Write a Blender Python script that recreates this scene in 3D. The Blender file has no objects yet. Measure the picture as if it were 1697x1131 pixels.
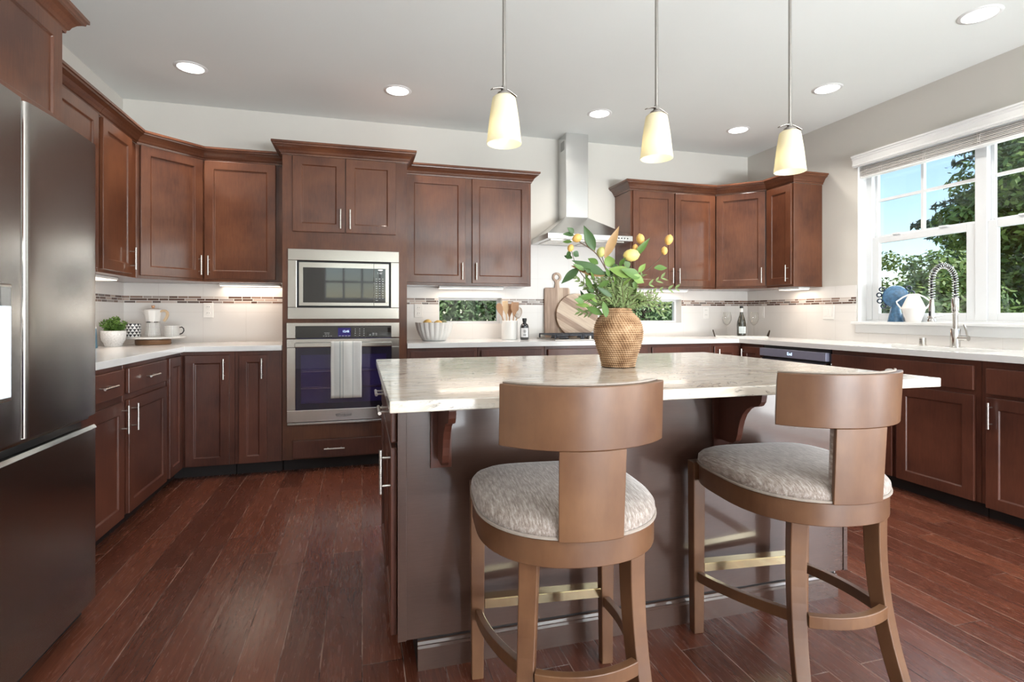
import bpy, bmesh, math, random
from mathutils import Vector, Matrix
random.seed(7)
PI = math.pi
SC = bpy.context.scene
COL = SC.collection

# ------------------------------------------------------------------ camera
YAW = math.atan(248.5/885.0)
cam_d = bpy.data.cameras.new('camera')
cam = bpy.data.objects.new('camera', cam_d); COL.objects.link(cam)
cam.location = (0, 0, 1.11)
cam.rotation_euler = (PI/2, 0, -YAW)
cam_d.sensor_fit = 'HORIZONTAL'; cam_d.sensor_width = 36.0
cam_d.lens = 36.0*885.0/1697.0
cam_d.shift_y = -(565.5-522.0)/1697.0
cam_d.clip_start = 0.02; cam_d.clip_end = 400
SC.camera = cam

# ------------------------------------------------------------------ view
SC.view_settings.view_transform = 'Standard'
SC.view_settings.look = 'None'
SC.view_settings.gamma = 1.0
SC.view_settings.use_curve_mapping = False
SC.view_settings.exposure = 0.03

# ------------------------------------------------------------------ sky
W = bpy.data.worlds.new('sky'); SC.world = W; W.use_nodes = True
nt = W.node_tree; nt.nodes.clear()
sky = nt.nodes.new('ShaderNodeTexSky'); sky.sky_type = 'NISHITA'
sky.sun_disc = False; sky.sun_elevation = math.radians(48); sky.sun_rotation = math.radians(150)
sky.air_density = 1.0; sky.dust_density = 0.6; sky.ozone_density = 0.7
bg = nt.nodes.new('ShaderNodeBackground'); bg.inputs['Strength'].default_value = 0.27
wo = nt.nodes.new('ShaderNodeOutputWorld')
nt.links.new(sky.outputs[0], bg.inputs[0]); nt.links.new(bg.outputs[0], wo.inputs[0])

def add_light(name, kind, loc, rot, energy, color=(1, 1, 1), **kw):
    d = bpy.data.lights.new(name, kind); d.energy = energy; d.color = color
    for k, v in kw.items(): setattr(d, k, v)
    o = bpy.data.objects.new(name, d); COL.objects.link(o)
    o.location = loc; o.rotation_euler = rot
    return o

# sun: through the sink window, almost along the window wall
sd = Vector((-0.34, 0.62, -0.95))
sun = add_light('sun', 'SUN', (8, -4, 12), (0, 0, 0), 4.2, (1.0, 0.96, 0.9), angle=math.radians(0.8))
sun.rotation_euler = sd.to_track_quat('-Z', 'Y').to_euler()
# daylight through the great-room windows and the patio door behind the camera, plus added ceiling fill
DAY = (0.95, 0.975, 1.0); FILL = (0.90, 0.96, 1.0)
def window_light(name, loc, rz, w, h, p_sky, p_fill):
    """skylight straight in, and an added fill panel slanting up to brighten the ceiling"""
    if p_sky: add_light(name+'_sky', 'AREA', loc, (PI/2, 0, rz), p_sky, DAY, shape='RECTANGLE', size=w, size_y=h)
    if p_fill: add_light(name+'_ceiling_fill', 'AREA', loc, (PI/2+math.radians(44), 0, rz), p_fill, FILL, shape='RECTANGLE', size=w, size_y=h*0.8, spread=math.radians(125))
window_light('daylight_rear_window', (2.5, -3.84, 1.55), 0, 2.4, 1.9, 52, 0)
window_light('rear_low', (2.25, -3.84, 0.42), 0, 2.7, 0.8, 0, 360)  # added fill panel low at the rear wall, aimed up at the ceiling
window_light('patio_door', (4.03, -1.3, 1.08), PI/2, 2.3, 2.0, 135, 95)  # skylight panel, and a second panel added as ceiling fill
window_light('daylight_sink_window', (5.4, 2.55, 2.1), PI/2, 3.0, 2.2, 78, 0)

# ------------------------------------------------------------------ helpers
def setp(o, label=None, cat=None, group=None, kind=None):
    if label: o['label'] = label
    if cat: o['category'] = cat
    if group: o['group'] = group
    if kind: o['kind'] = kind
    return o

def thing(name, label, cat, loc=(0, 0, 0), rz=0.0, group=None, kind=None):
    o = bpy.data.objects.new(name, None); COL.objects.link(o)
    o.empty_display_size = 0.05
    o.location = loc; o.rotation_euler = (0, 0, rz)
    return setp(o, label, cat, group, kind)

def mw(o): return Matrix.Translation(o.location) @ Matrix.Rotation(o.rotation_euler.z, 4, 'Z')

class MB:
    def __init__(s): s.v = []; s.f = []; s.mi = []
    def add(s, vs, fs, mi=0):
        b = len(s.v); s.v += [tuple(v) for v in vs]
        s.f += [tuple(b+i for i in f) for f in fs]; s.mi += [mi]*len(fs)
        return s
    def box(s, x0, x1, y0, y1, z0, z1, M=None, mi=0):
        vs = [Vector((x, y, z)) for z in (z0, z1) for y in (y0, y1) for x in (x0, x1)]
        if M is not None: vs = [M @ v for v in vs]
        return s.add(vs, [(0, 2, 3, 1), (4, 5, 7, 6), (0, 1, 5, 4), (2, 6, 7, 3), (0, 4, 6, 2), (1, 3, 7, 5)], mi)
    def prism(s, poly, z0, z1, M=None, mi=0):
        n = len(poly)
        a = sum(poly[i][0]*poly[(i+1) % n][1]-poly[(i+1) % n][0]*poly[i][1] for i in range(n))
        if a < 0: poly = poly[::-1]
        vs = [Vector((p[0], p[1], z)) for z in (z0, z1) for p in poly]
        if M is not None: vs = [M @ v for v in vs]
        fs = [tuple(range(n-1, -1, -1)), tuple(range(n, 2*n))]
        fs += [(i, (i+1) % n, n+(i+1) % n, n+i) for i in range(n)]
        return s.add(vs, fs, mi)
    def lathe(s, prof, n=24, c=(0, 0, 0), M=None, cap=True, mi=0, fn=None):
        vs = []; fs = []
        for (r, z) in prof:
            for k in range(n):
                a = 2*PI*k/n
                rr = fn(r, z, a) if fn else r
                vs.append(Vector((c[0]+rr*math.cos(a), c[1]+rr*math.sin(a), c[2]+z)))
        if M is not None: vs = [M @ v for v in vs]
        for i in range(len(prof)-1):
            for k in range(n):
                k2 = (k+1) % n
                fs.append((i*n+k, i*n+k2, (i+1)*n+k2, (i+1)*n+k))
        if cap:
            if prof[0][0] > 1e-5: fs.append(tuple(range(n-1, -1, -1)))
            if prof[-1][0] > 1e-5: fs.append(tuple((len(prof)-1)*n+k for k in range(n)))
        return s.add(vs, fs, mi)
    def tube(s, path, r, n=8, closed=False, cap=True, mi=0):
        P = [Vector(p) for p in path]; m = len(P)
        R = r if isinstance(r, (list, tuple)) else [r]*m
        T = []
        for i in range(m):
            if closed: t = P[(i+1) % m]-P[i-1]
            else: t = P[min(i+1, m-1)]-P[max(i-1, 0)]
            T.append(t.normalized() if t.length > 1e-9 else Vector((0, 0, 1)))
        up = Vector((0, 0, 1)) if abs(T[0].z) < 0.9 else Vector((1, 0, 0))
        N = (up-T[0]*up.dot(T[0])).normalized()
        vs = []; fs = []
        for i in range(m):
            if i:
                N = N-T[i]*N.dot(T[i])
                N = N.normalized() if N.length > 1e-6 else T[i].orthogonal().normalized()
            B = T[i].cross(N)
            for k in range(n):
                a = 2*PI*k/n
                vs.append(P[i]+(N*math.cos(a)+B*math.sin(a))*R[i])
        for i in range(m if closed else m-1):
            j = (i+1) % m
            for k in range(n):
                k2 = (k+1) % n
                fs.append((i*n+k, i*n+k2, j*n+k2, j*n+k))
        if cap and not closed:
            fs.append(tuple(range(n-1, -1, -1))); fs.append(tuple((m-1)*n+k for k in range(n)))
        return s.add(vs, fs, mi)
    def bar(s, path, w, h, mi=0, side=None):
        # rectangular section: w across (horizontal), h along "up-ish"
        P = [Vector(p) for p in path]; m = len(P); vs = []; fs = []
        Wl = w if isinstance(w, (list, tuple)) else [w]*m
        Hl = h if isinstance(h, (list, tuple)) else [h]*m
        for i in range(m):
            t = (P[min(i+1, m-1)]-P[max(i-1, 0)]).normalized()
            if side is not None:
                sd_ = Vector(side); sd_ = (sd_-t*sd_.dot(t)).normalized(); u = sd_.cross(t)
            else:
                u = Vector((0, 0, 1)); u = (u-t*u.dot(t)).normalized(); sd_ = t.cross(u)
            a = sd_*(Wl[i]/2); b = u*(Hl[i]/2)
            vs += [P[i]-a-b, P[i]+a-b, P[i]+a+b, P[i]-a+b]
        for i in range(m-1):
            for k in range(4):
                k2 = (k+1) % 4
                fs.append((i*4+k, i*4+k2, (i+1)*4+k2, (i+1)*4+k))
        fs.append((3, 2, 1, 0)); e = (m-1)*4; fs.append((e, e+1, e+2, e+3))
        return s.add(vs, fs, mi)
    def build(s, name, mat, parent=None, bevel=0, smooth=False, ang=40, sub=0, seg=2, fix=True):
        me = bpy.data.meshes.new(name); me.from_pydata(s.v, [], s.f)
        mats = mat if isinstance(mat, (list, tuple)) else [mat]
        for m in mats: me.materials.append(m)
        if len(mats) > 1:
            for p, i in zip(me.polygons, s.mi): p.material_index = i
        if fix:
            bm = bmesh.new(); bm.from_mesh(me); bmesh.ops.recalc_face_normals(bm, faces=bm.faces); bm.to_mesh(me); bm.free()
        if smooth:
            for p in me.polygons: p.use_smooth = True
            me.set_sharp_from_angle(angle=math.radians(ang))
        o = bpy.data.objects.new(name, me); COL.objects.link(o)
        if parent is not None: o.parent = parent
        if bevel:
            b = o.modifiers.new('bevel', 'BEVEL'); b.width = bevel; b.segments = seg; b.limit_method = 'ANGLE'; b.angle_limit = math.radians(35)
        if sub:
            q = o.modifiers.new('sub', 'SUBSURF'); q.levels = sub; q.render_levels = sub
        return o

def text(body, size, mat, parent, name, loc, rot, align='CENTER', ext=0.0004):
    cu = bpy.data.curves.new(name, 'FONT'); cu.body = body; cu.size = size; cu.extrude = ext
    cu.align_x = align; cu.align_y = 'CENTER'; cu.resolution_u = 3
    t = bpy.data.objects.new(name, cu); COL.objects.link(t)
    me = bpy.data.meshes.new_from_object(t.evaluated_get(bpy.context.evaluated_depsgraph_get()))
    bpy.data.objects.remove(t); bpy.data.curves.remove(cu)
    me.materials.clear(); me.materials.append(mat)
    o = bpy.data.objects.new(name, me); COL.objects.link(o)
    o.parent = parent; o.location = loc; o.rotation_euler = rot
    return o

# ------------------------------------------------------------------ materials
def newmat(name):
    m = bpy.data.materials.new(name); m.use_nodes = True
    n = m.node_tree.nodes; l = m.node_tree.links
    return m, n, l, n['Principled BSDF']

def plain(name, col, rough=0.5, metal=0.0, coat=0.0, spec=0.5, var=0.0, vscale=8.0, bump=0.0, bscale=60, emit=None, es=0, trans=0, sss=0, ior=1.45):
    m, n, l, p = newmat(name)
    p.inputs['Base Color'].default_value = (*col, 1); p.inputs['Roughness'].default_value = rough
    p.inputs['Metallic'].default_value = metal; p.inputs['Coat Weight'].default_value = coat
    p.inputs['Specular IOR Level'].default_value = spec; p.inputs['IOR'].default_value = ior
    if trans: p.inputs['Transmission Weight'].default_value = trans
    if emit: p.inputs['Emission Color'].default_value = (*emit, 1); p.inputs['Emission Strength'].default_value = es
    tc = n.new('ShaderNodeTexCoord')
    nz = n.new('ShaderNodeTexNoise'); nz.inputs['Scale'].default_value = vscale; nz.inputs['Detail'].default_value = 3
    l.new(tc.outputs['Object'], nz.inputs['Vector'])
    mx = n.new('ShaderNodeMix'); mx.data_type = 'RGBA'
    v = max(var, 0.02)
    mx.inputs['A'].default_value = (*[c*(1-v) for c in col], 1); mx.inputs['B'].default_value = (*[min(1, c*(1+v)) for c in col], 1)
    l.new(nz.outputs['Fac'], mx.inputs['Factor']); l.new(mx.outputs['Result'], p.inputs['Base Color'])
    if bump:
        nb = n.new('ShaderNodeTexNoise'); nb.inputs['Scale'].default_value = bscale; nb.inputs['Detail'].default_value = 4
        l.new(tc.outputs['Object'], nb.inputs['Vector'])
        b = n.new('ShaderNodeBump'); b.inputs['Strength'].default_value = bump; b.inputs['Distance'].default_value = 0.01
        l.new(nb.outputs['Fac'], b.inputs['Height']); l.new(b.outputs['Normal'], p.inputs['Normal'])
    return m

def ramp(n, stops):
    r = n.new('ShaderNodeValToRGB'); cr = r.color_ramp
    cr.elements[0].position, cr.elements[0].color = stops[0][0], (*stops[0][1], 1)
    cr.elements[1].position, cr.elements[1].color = stops[-1][0], (*stops[-1][1], 1)
    for p_, c in stops[1:-1]:
        e = cr.elements.new(p_); e.color = (*c, 1)
    return r

def math_(n, l, op, a, b=None, c=None):
    m = n.new('ShaderNodeMath'); m.operation = op
    for i, x in enumerate((a, b, c)):
        if x is None: continue
        if isinstance(x, (int, float)): m.inputs[i].default_value = x
        else: l.new(x, m.inputs[i])
    return m.outputs[0]

def wood(name, dark, light, rough=0.35, coat=0.25, stretch=(22, 22, 1.4), grain=0.35, blot=3.0, spec=0.5, coat_r=0.15):
    m, n, l, p = newmat(name)
    tc = n.new('ShaderNodeTexCoord'); oi = n.new('ShaderNodeObjectInfo')
    ad = n.new('ShaderNodeVectorMath'); ad.operation = 'ADD'
    sc_ = n.new('ShaderNodeVectorMath'); sc_.operation = 'SCALE'; sc_.inputs['Scale'].default_value = 17.0
    cb = n.new('ShaderNodeCombineXYZ')
    for i in range(3): l.new(oi.outputs['Random'], cb.inputs[i])
    l.new(cb.outputs[0], sc_.inputs[0]); l.new(tc.outputs['Object'], ad.inputs[0]); l.new(sc_.outputs[0], ad.inputs[1])
    mp = n.new('ShaderNodeMapping'); mp.inputs['Scale'].default_value = stretch
    l.new(ad.outputs[0], mp.inputs['Vector'])
    g = n.new('ShaderNodeTexNoise'); g.inputs['Scale'].default_value = 6; g.inputs['Detail'].default_value = 6; g.inputs['Roughness'].default_value = 0.65
    l.new(mp.outputs[0], g.inputs['Vector'])
    b = n.new('ShaderNodeTexNoise'); b.inputs['Scale'].default_value = blot; b.inputs['Detail'].default_value = 4
    l.new(ad.outputs[0], b.inputs['Vector'])
    fac = math_(n, l, 'ADD', math_(n, l, 'MULTIPLY', g.outputs['Fac'], grain), math_(n, l, 'MULTIPLY', b.outputs['Fac'], 1-grain))
    r = ramp(n, [(0.33, dark), (0.68, light)])
    l.new(fac, r.inputs['Fac']); l.new(r.outputs['Color'], p.inputs['Base Color'])
    p.inputs['Roughness'].default_value = rough; p.inputs['Coat Weight'].default_value = coat; p.inputs['Coat Roughness'].default_value = coat_r
    p.inputs['Specular IOR Level'].default_value = spec
    bp = n.new('ShaderNodeBump'); bp.inputs['Strength'].default_value = 0.06; bp.inputs['Distance'].default_value = 0.002
    l.new(g.outputs['Fac'], bp.inputs['Height']); l.new(bp.outputs['Normal'], p.inputs['Normal'])
    return m

def steel(name, col, rough=0.28, axis='z', amt=0.06):
    m, n, l, p = newmat(name)
    tc = n.new('ShaderNodeTexCoord'); mp = n.new('ShaderNodeMapping')
    mp.inputs['Scale'].default_value = {'z': (1, 1, 380), 'x': (380, 380, 1)}[axis]
    l.new(tc.outputs['Object'], mp.inputs['Vector'])
    g = n.new('ShaderNodeTexNoise'); g.inputs['Scale'].default_value = 4; g.inputs['Detail'].default_value = 3
    l.new(mp.outputs[0], g.inputs['Vector'])
    mr = n.new('ShaderNodeMapRange'); mr.inputs['To Min'].default_value = rough*(1-amt*2); mr.inputs['To Max'].default_value = rough*(1+amt*2)
    l.new(g.outputs['Fac'], mr.inputs['Value']); l.new(mr.outputs[0], p.inputs['Roughness'])
    p.inputs['Base Color'].default_value = (*col, 1); p.inputs['Metallic'].default_value = 1.0
    return m

M = {}
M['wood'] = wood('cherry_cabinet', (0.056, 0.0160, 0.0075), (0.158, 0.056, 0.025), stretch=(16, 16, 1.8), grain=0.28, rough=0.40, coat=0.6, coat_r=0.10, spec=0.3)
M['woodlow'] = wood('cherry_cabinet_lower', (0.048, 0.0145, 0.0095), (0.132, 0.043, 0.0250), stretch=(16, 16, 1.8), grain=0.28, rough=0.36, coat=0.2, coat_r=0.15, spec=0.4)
M['panel'] = wood('espresso_panel', (0.058, 0.030, 0.0215), (0.082, 0.043, 0.031), rough=0.26, coat=1.0, coat_r=0.07, stretch=(3, 3, 40))
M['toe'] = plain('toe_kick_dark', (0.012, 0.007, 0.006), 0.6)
M['stoolwood'] = wood('walnut_stool', (0.095, 0.038, 0.0165), (0.178, 0.084, 0.038), rough=0.42, coat=0.2, coat_r=0.25, stretch=(9, 9, 2.5), blot=5, grain=0.22)
M['steel'] = steel('stainless', (0.64, 0.62, 0.59), 0.15, 'x')
M['steelh'] = steel('stainless_hood', (0.62, 0.62, 0.61), 0.26, 'x')
M['fridge'] = steel('dark_stainless', (0.36, 0.335, 0.315), 0.25, 'x')
M['fridgedark'] = plain('fridge_side', (0.05, 0.047, 0.046), 0.45, metal=0.4)
M['nickel'] = steel('brushed_nickel', (0.60, 0.57, 0.53), 0.28, 'z'); M['nickeld'] = steel('satin_nickel_pendant', (0.36, 0.335, 0.31), 0.32, 'z')
M['chrome'] = plain('chrome', (0.75, 0.75, 0.75), 0.1, metal=1)
M['brass'] = plain('brass', (0.78, 0.68, 0.43), 0.12, metal=1)
M['blackglass'] = plain('black_glass', (0.006, 0.006, 0.008), 0.03, spec=0.5, coat=0.0, ior=1.85)
M['ovenglass'] = plain('oven_glass', (0.010, 0.010, 0.02), 0.03, spec=0.5, coat=0.3, ior=1.6)
M['black'] = plain('black', (0.012, 0.012, 0.013), 0.4)
M['enamel'] = plain('blue_violet_enamel', (0.065, 0.052, 0.135), 0.3, var=0.6, vscale=3)
M['iron'] = plain('cast_iron', (0.03, 0.034, 0.045), 0.5)
M['wall'] = plain('wall_paint', (0.605, 0.58, 0.535), 0.75, var=0.015, vscale=2, bump=0.02, bscale=120)
M['ceil'] = plain('ceiling_paint', (0.775, 0.80, 0.785), 0.85, var=0.01, vscale=2, bump=0.03, bscale=90)
M['white'] = plain('white_paint', (0.74, 0.74, 0.735), 0.4)
M['vinyl'] = plain('white_vinyl', (0.70, 0.715, 0.73), 0.35)
M['slat'] = plain('blind_slat', (0.66, 0.62, 0.60), 0.5)
M['quartz'] = plain('white_quartz', (0.80, 0.79, 0.78), 0.16, coat=0.3, var=0.03, vscale=25)
M['ceramic'] = plain('white_ceramic', (0.80, 0.79, 0.77), 0.3, coat=0.3)
M['plastic'] = plain('white_plastic', (0.82, 0.80, 0.77), 0.4)
M['leaf'] = plain('leaf_green', (0.085, 0.165, 0.030), 0.45, var=0.45, vscale=14)
M['leafd'] = plain('leaf_dark', (0.042, 0.090, 0.024), 0.45, var=0.45, vscale=14)
M['leafl'] = plain('leaf_lime', (0.175, 0.275, 0.060), 0.45, var=0.3, vscale=14)
M['leafb'] = plain('leaf_bronze', (0.35, 0.21, 0.09), 0.5, var=0.25, vscale=14)
M['fern'] = plain('fern_green', (0.165, 0.225, 0.075), 0.55, var=0.5, vscale=20)
M['stem'] = plain('stem_brown', (0.10, 0.06, 0.035), 0.7)
M['lemon'] = plain('lemon_orange', (0.72, 0.42, 0.12), 0.45, var=0.2, vscale=20, bump=0.1, bscale=180)
M['lemony'] = plain('lemon_yellow', (0.80, 0.62, 0.20), 0.45, var=0.15, vscale=20, bump=0.1, bscale=180)
M['lemong'] = plain('lemon_green', (0.50, 0.50, 0.17), 0.45, var=0.2, vscale=20)
M['glassclear'] = None

def fabric():
    m, n, l, p = newmat('chenille')
    tc = n.new('ShaderNodeTexCoord'); mp = n.new('ShaderNodeMapping'); mp.inputs['Scale'].default_value = (95, 11, 40)
    mp.inputs['Rotation'].default_value = (0, 0, 0.25)
    l.new(tc.outputs['Object'], mp.inputs['Vector'])
    g = n.new('ShaderNodeTexNoise'); g.inputs['Scale'].default_value = 2.2; g.inputs['Detail'].default_value = 5; g.inputs['Roughness'].default_value = 0.7
    l.new(mp.outputs[0], g.inputs['Vector'])
    r = ramp(n, [(0.3, (0.145, 0.105, 0.082)), (0.5, (0.31, 0.25, 0.215)), (0.72, (0.56, 0.50, 0.46))])
    l.new(g.outputs['Fac'], r.inputs['Fac']); l.new(r.outputs['Color'], p.inputs['Base Color'])
    p.inputs['Roughness'].default_value = 0.8; p.inputs['Sheen Weight'].default_value = 0.5; p.inputs['Sheen Roughness'].default_value = 0.4
    b = n.new('ShaderNodeBump'); b.inputs['Strength'].default_value = 0.35; b.inputs['Distance'].default_value = 0.002
    l.new(g.outputs['Fac'], b.inputs['Height']); l.new(b.outputs['Normal'], p.inputs['Normal'])
    return m
M['fabric'] = fabric()
M['piping'] = plain('piping', (0.33, 0.275, 0.235), 0.8, var=0.2, vscale=90)

def floor_mat():
    m, n, l, p = newmat('hardwood_planks')
    tc = n.new('ShaderNodeTexCoord'); sx = n.new('ShaderNodeSeparateXYZ'); l.new(tc.outputs['Object'], sx.inputs[0])
    PW = 0.127
    xr = math_(n, l, 'DIVIDE', sx.outputs['X'], PW)
    row = math_(n, l, 'FLOOR', xr); fx = math_(n, l, 'FRACT', xr)
    wn = n.new('ShaderNodeTexWhiteNoise'); wn.noise_dimensions = '1D'; l.new(row, wn.inputs['W'])
    ln = math_(n, l, 'MULTIPLY_ADD', wn.outputs['Value'], 0.5, 0.85)
    yr = math_(n, l, 'ADD', math_(n, l, 'DIVIDE', sx.outputs['Y'], ln), math_(n, l, 'MULTIPLY', wn.outputs['Value'], 31.7))
    colm = math_(n, l, 'FLOOR', yr); fy = math_(n, l, 'FRACT', yr)
    cb = n.new('ShaderNodeCombineXYZ'); l.new(row, cb.inputs[0]); l.new(colm, cb.inputs[1])
    w2 = n.new('ShaderNodeTexWhiteNoise'); w2.noise_dimensions = '3D'; l.new(cb.outputs[0], w2.inputs['Vector'])
    # grain
    off = n.new('ShaderNodeVectorMath'); off.operation = 'MULTIPLY_ADD'
    l.new(w2.outputs['Color'], off.inputs[0]); off.inputs[1].default_value = (9, 9, 9); l.new(tc.outputs['Object'], off.inputs[2])
    mp = n.new('ShaderNodeMapping'); mp.inputs['Scale'].default_value = (16, 1.3, 1); l.new(off.outputs[0], mp.inputs['Vector'])
    g = n.new('ShaderNodeTexNoise'); g.inputs['Scale'].default_value = 4.5; g.inputs['Detail'].default_value = 7; g.inputs['Roughness'].default_value = 0.6; g.inputs['Distortion'].default_value = 1.2
    l.new(mp.outputs[0], g.inputs['Vector'])
    mp2 = n.new('ShaderNodeMapping'); mp2.inputs['Scale'].default_value = (9, 1.0, 1); l.new(off.outputs[0], mp2.inputs['Vector'])
    wv = n.new('ShaderNodeTexNoise'); wv.inputs['Scale'].default_value = 1.6; wv.inputs['Detail'].default_value = 2; wv.inputs['Distortion'].default_value = 0.6
    l.new(mp2.outputs[0], wv.inputs['Vector'])
    rings = math_(n, l, 'FRACT', math_(n, l, 'MULTIPLY', wv.outputs['Fac'], 14.0))
    rings = math_(n, l, 'POWER', rings, 4.0)
    fg = n.new('ShaderNodeTexNoise'); fg.inputs['Scale'].default_value = 3.0; fg.inputs['Detail'].default_value = 5; fg.inputs['Roughness'].default_value = 0.7
    mp3 = n.new('ShaderNodeMapping'); mp3.inputs['Scale'].default_value = (55, 2.2, 1); l.new(off.outputs[0], mp3.inputs['Vector']); l.new(mp3.outputs[0], fg.inputs['Vector'])
    f = math_(n, l, 'ADD', math_(n, l, 'MULTIPLY', fg.outputs['Fac'], 0.38), math_(n, l, 'MULTIPLY_ADD', g.outputs['Fac'], 0.36, math_(n, l, 'MULTIPLY', w2.outputs['Value'], 0.26)))
    r = ramp(n, [(0.22, (0.050, 0.0155, 0.0092)), (0.5, (0.118, 0.0345, 0.0190)), (0.8, (0.195, 0.064, 0.034))])
    l.new(f, r.inputs['Fac'])
    dk = n.new('ShaderNodeMix'); dk.data_type = 'RGBA'; dk.blend_type = 'MULTIPLY'
    l.new(math_(n, l, 'MULTIPLY', rings, 0.28), dk.inputs['Factor']); l.new(r.outputs['Color'], dk.inputs['A']); dk.inputs['B'].default_value = (0.35, 0.3, 0.3, 1)
    sf = n.new('ShaderNodeTexNoise'); sf.inputs['Scale'].default_value = 9.0; sf.inputs['Detail'].default_value = 6; sf.inputs['Roughness'].default_value = 0.75; sf.inputs['Distortion'].default_value = 2.0
    mp4 = n.new('ShaderNodeMapping'); mp4.inputs['Scale'].default_value = (5.0, 1.6, 1); mp4.inputs['Rotation'].default_value = (0, 0, 0.25); l.new(tc.outputs['Object'], mp4.inputs['Vector']); l.new(mp4.outputs[0], sf.inputs['Vector'])
    sl = n.new('ShaderNodeTexNoise'); sl.inputs['Scale'].default_value = 1.1; sl.inputs['Detail'].default_value = 2; l.new(tc.outputs['Object'], sl.inputs['Vector'])
    sr = ramp(n, [(0.60, (0, 0, 0)), (0.68, (1, 1, 1))]); l.new(sf.outputs['Fac'], sr.inputs['Fac'])
    sr2 = ramp(n, [(0.48, (0, 0, 0)), (0.66, (1, 1, 1))]); l.new(sl.outputs['Fac'], sr2.inputs['Fac'])
    dk2 = n.new('ShaderNodeMix'); dk2.data_type = 'RGBA'; dk2.inputs['B'].default_value = (0.20, 0.115, 0.09, 1)
    l.new(math_(n, l, 'MULTIPLY', math_(n, l, 'MULTIPLY', sr.outputs['Color'], sr2.outputs['Color']), 0.32), dk2.inputs['Factor']); l.new(dk.outputs['Result'], dk2.inputs['A'])
    # seams
    ex = math_(n, l, 'MULTIPLY', math_(n, l, 'MINIMUM', fx, math_(n, l, 'SUBTRACT', 1.0, fx)), PW)
    ey = math_(n, l, 'MULTIPLY', math_(n, l, 'MINIMUM', fy, math_(n, l, 'SUBTRACT', 1.0, fy)), ln)
    e = math_(n, l, 'MINIMUM', ex, ey)
    seam = n.new('ShaderNodeMapRange'); seam.inputs['From Min'].default_value = 0.0008; seam.inputs['From Max'].default_value = 0.0022
    l.new(e, seam.inputs['Value'])
    # worn pale edges of the planks
    wr = n.new('ShaderNodeTexNoise'); wr.inputs['Scale'].default_value = 5.0; wr.inputs['Detail'].default_value = 4; l.new(tc.outputs['Object'], wr.inputs['Vector'])
    sc_ = ramp(n, [(0.42, (0.030, 0.012, 0.010)), (0.56, (0.30, 0.19, 0.15))]); l.new(wr.outputs['Fac'], sc_.inputs['Fac'])
    sm = n.new('ShaderNodeMix'); sm.data_type = 'RGBA'
    l.new(seam.outputs[0], sm.inputs['Factor']); l.new(sc_.outputs['Color'], sm.inputs['A']); l.new(dk2.outputs['Result'], sm.inputs['B'])
    l.new(sm.outputs['Result'], p.inputs['Base Color'])
    rr = n.new('ShaderNodeMapRange'); rr.inputs['To Min'].default_value = 0.15; rr.inputs['To Max'].default_value = 0.36
    l.new(g.outputs['Fac'], rr.inputs['Value']); l.new(rr.outputs[0], p.inputs['Roughness'])
    p.inputs['Specular IOR Level'].default_value = 0.55
    b = n.new('ShaderNodeBump'); b.inputs['Strength'].default_value = 0.35; b.inputs['Distance'].default_value = 0.003
    hh = math_(n, l, 'SUBTRACT', math_(n, l, 'MULTIPLY_ADD', seam.outputs[0], 0.6, math_(n, l, 'MULTIPLY', g.outputs['Fac'], 0.35)), math_(n, l, 'MULTIPLY', rings, 0.15))
    l.new(hh, b.inputs['Height']); l.new(b.outputs['Normal'], p.inputs['Normal'])
    return m
M['floor'] = floor_mat()

def tile_mat():
    m, n, l, p = newmat('white_wall_tile')
    tc = n.new('ShaderNodeTexCoord'); sx = n.new('ShaderNodeSeparateXYZ'); l.new(tc.outputs['Object'], sx.inputs[0])
    u = math_(n, l, 'ADD', sx.outputs['X'], sx.outputs['Y'])
    def edge(v, w, o):
        q = math_(n, l, 'FRACT', math_(n, l, 'DIVIDE', math_(n, l, 'ADD', v, 20+o), w))
        return math_(n, l, 'MULTIPLY', math_(n, l, 'MINIMUM', q, math_(n, l, 'SUBTRACT', 1.0, q)), w)
    e = math_(n, l, 'MINIMUM', edge(u, 0.305, 0.02), edge(sx.outputs['Z'], 0.31, 0.26))
    mr = n.new('ShaderNodeMapRange'); mr.inputs['From Min'].default_value = 0.0006; mr.inputs['From Max'].default_value = 0.0018; l.new(e, mr.inputs['Value'])
    mx = n.new('ShaderNodeMix'); mx.data_type = 'RGBA'; mx.inputs['A'].default_value = (0.66, 0.63, 0.60, 1); mx.inputs['B'].default_value = (0.74, 0.715, 0.69, 1)
    l.new(mr.outputs[0], mx.inputs['Factor']); l.new(mx.outputs['Result'], p.inputs['Base Color'])
    p.inputs['Roughness'].default_value = 0.22
    b = n.new('ShaderNodeBump'); b.inputs['Strength'].default_value = 0.2; b.inputs['Distance'].default_value = 0.001
    l.new(mr.outputs[0], b.inputs['Height']); l.new(b.outputs['Normal'], p.inputs['Normal'])
    return m
M['tile'] = tile_mat()

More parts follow.
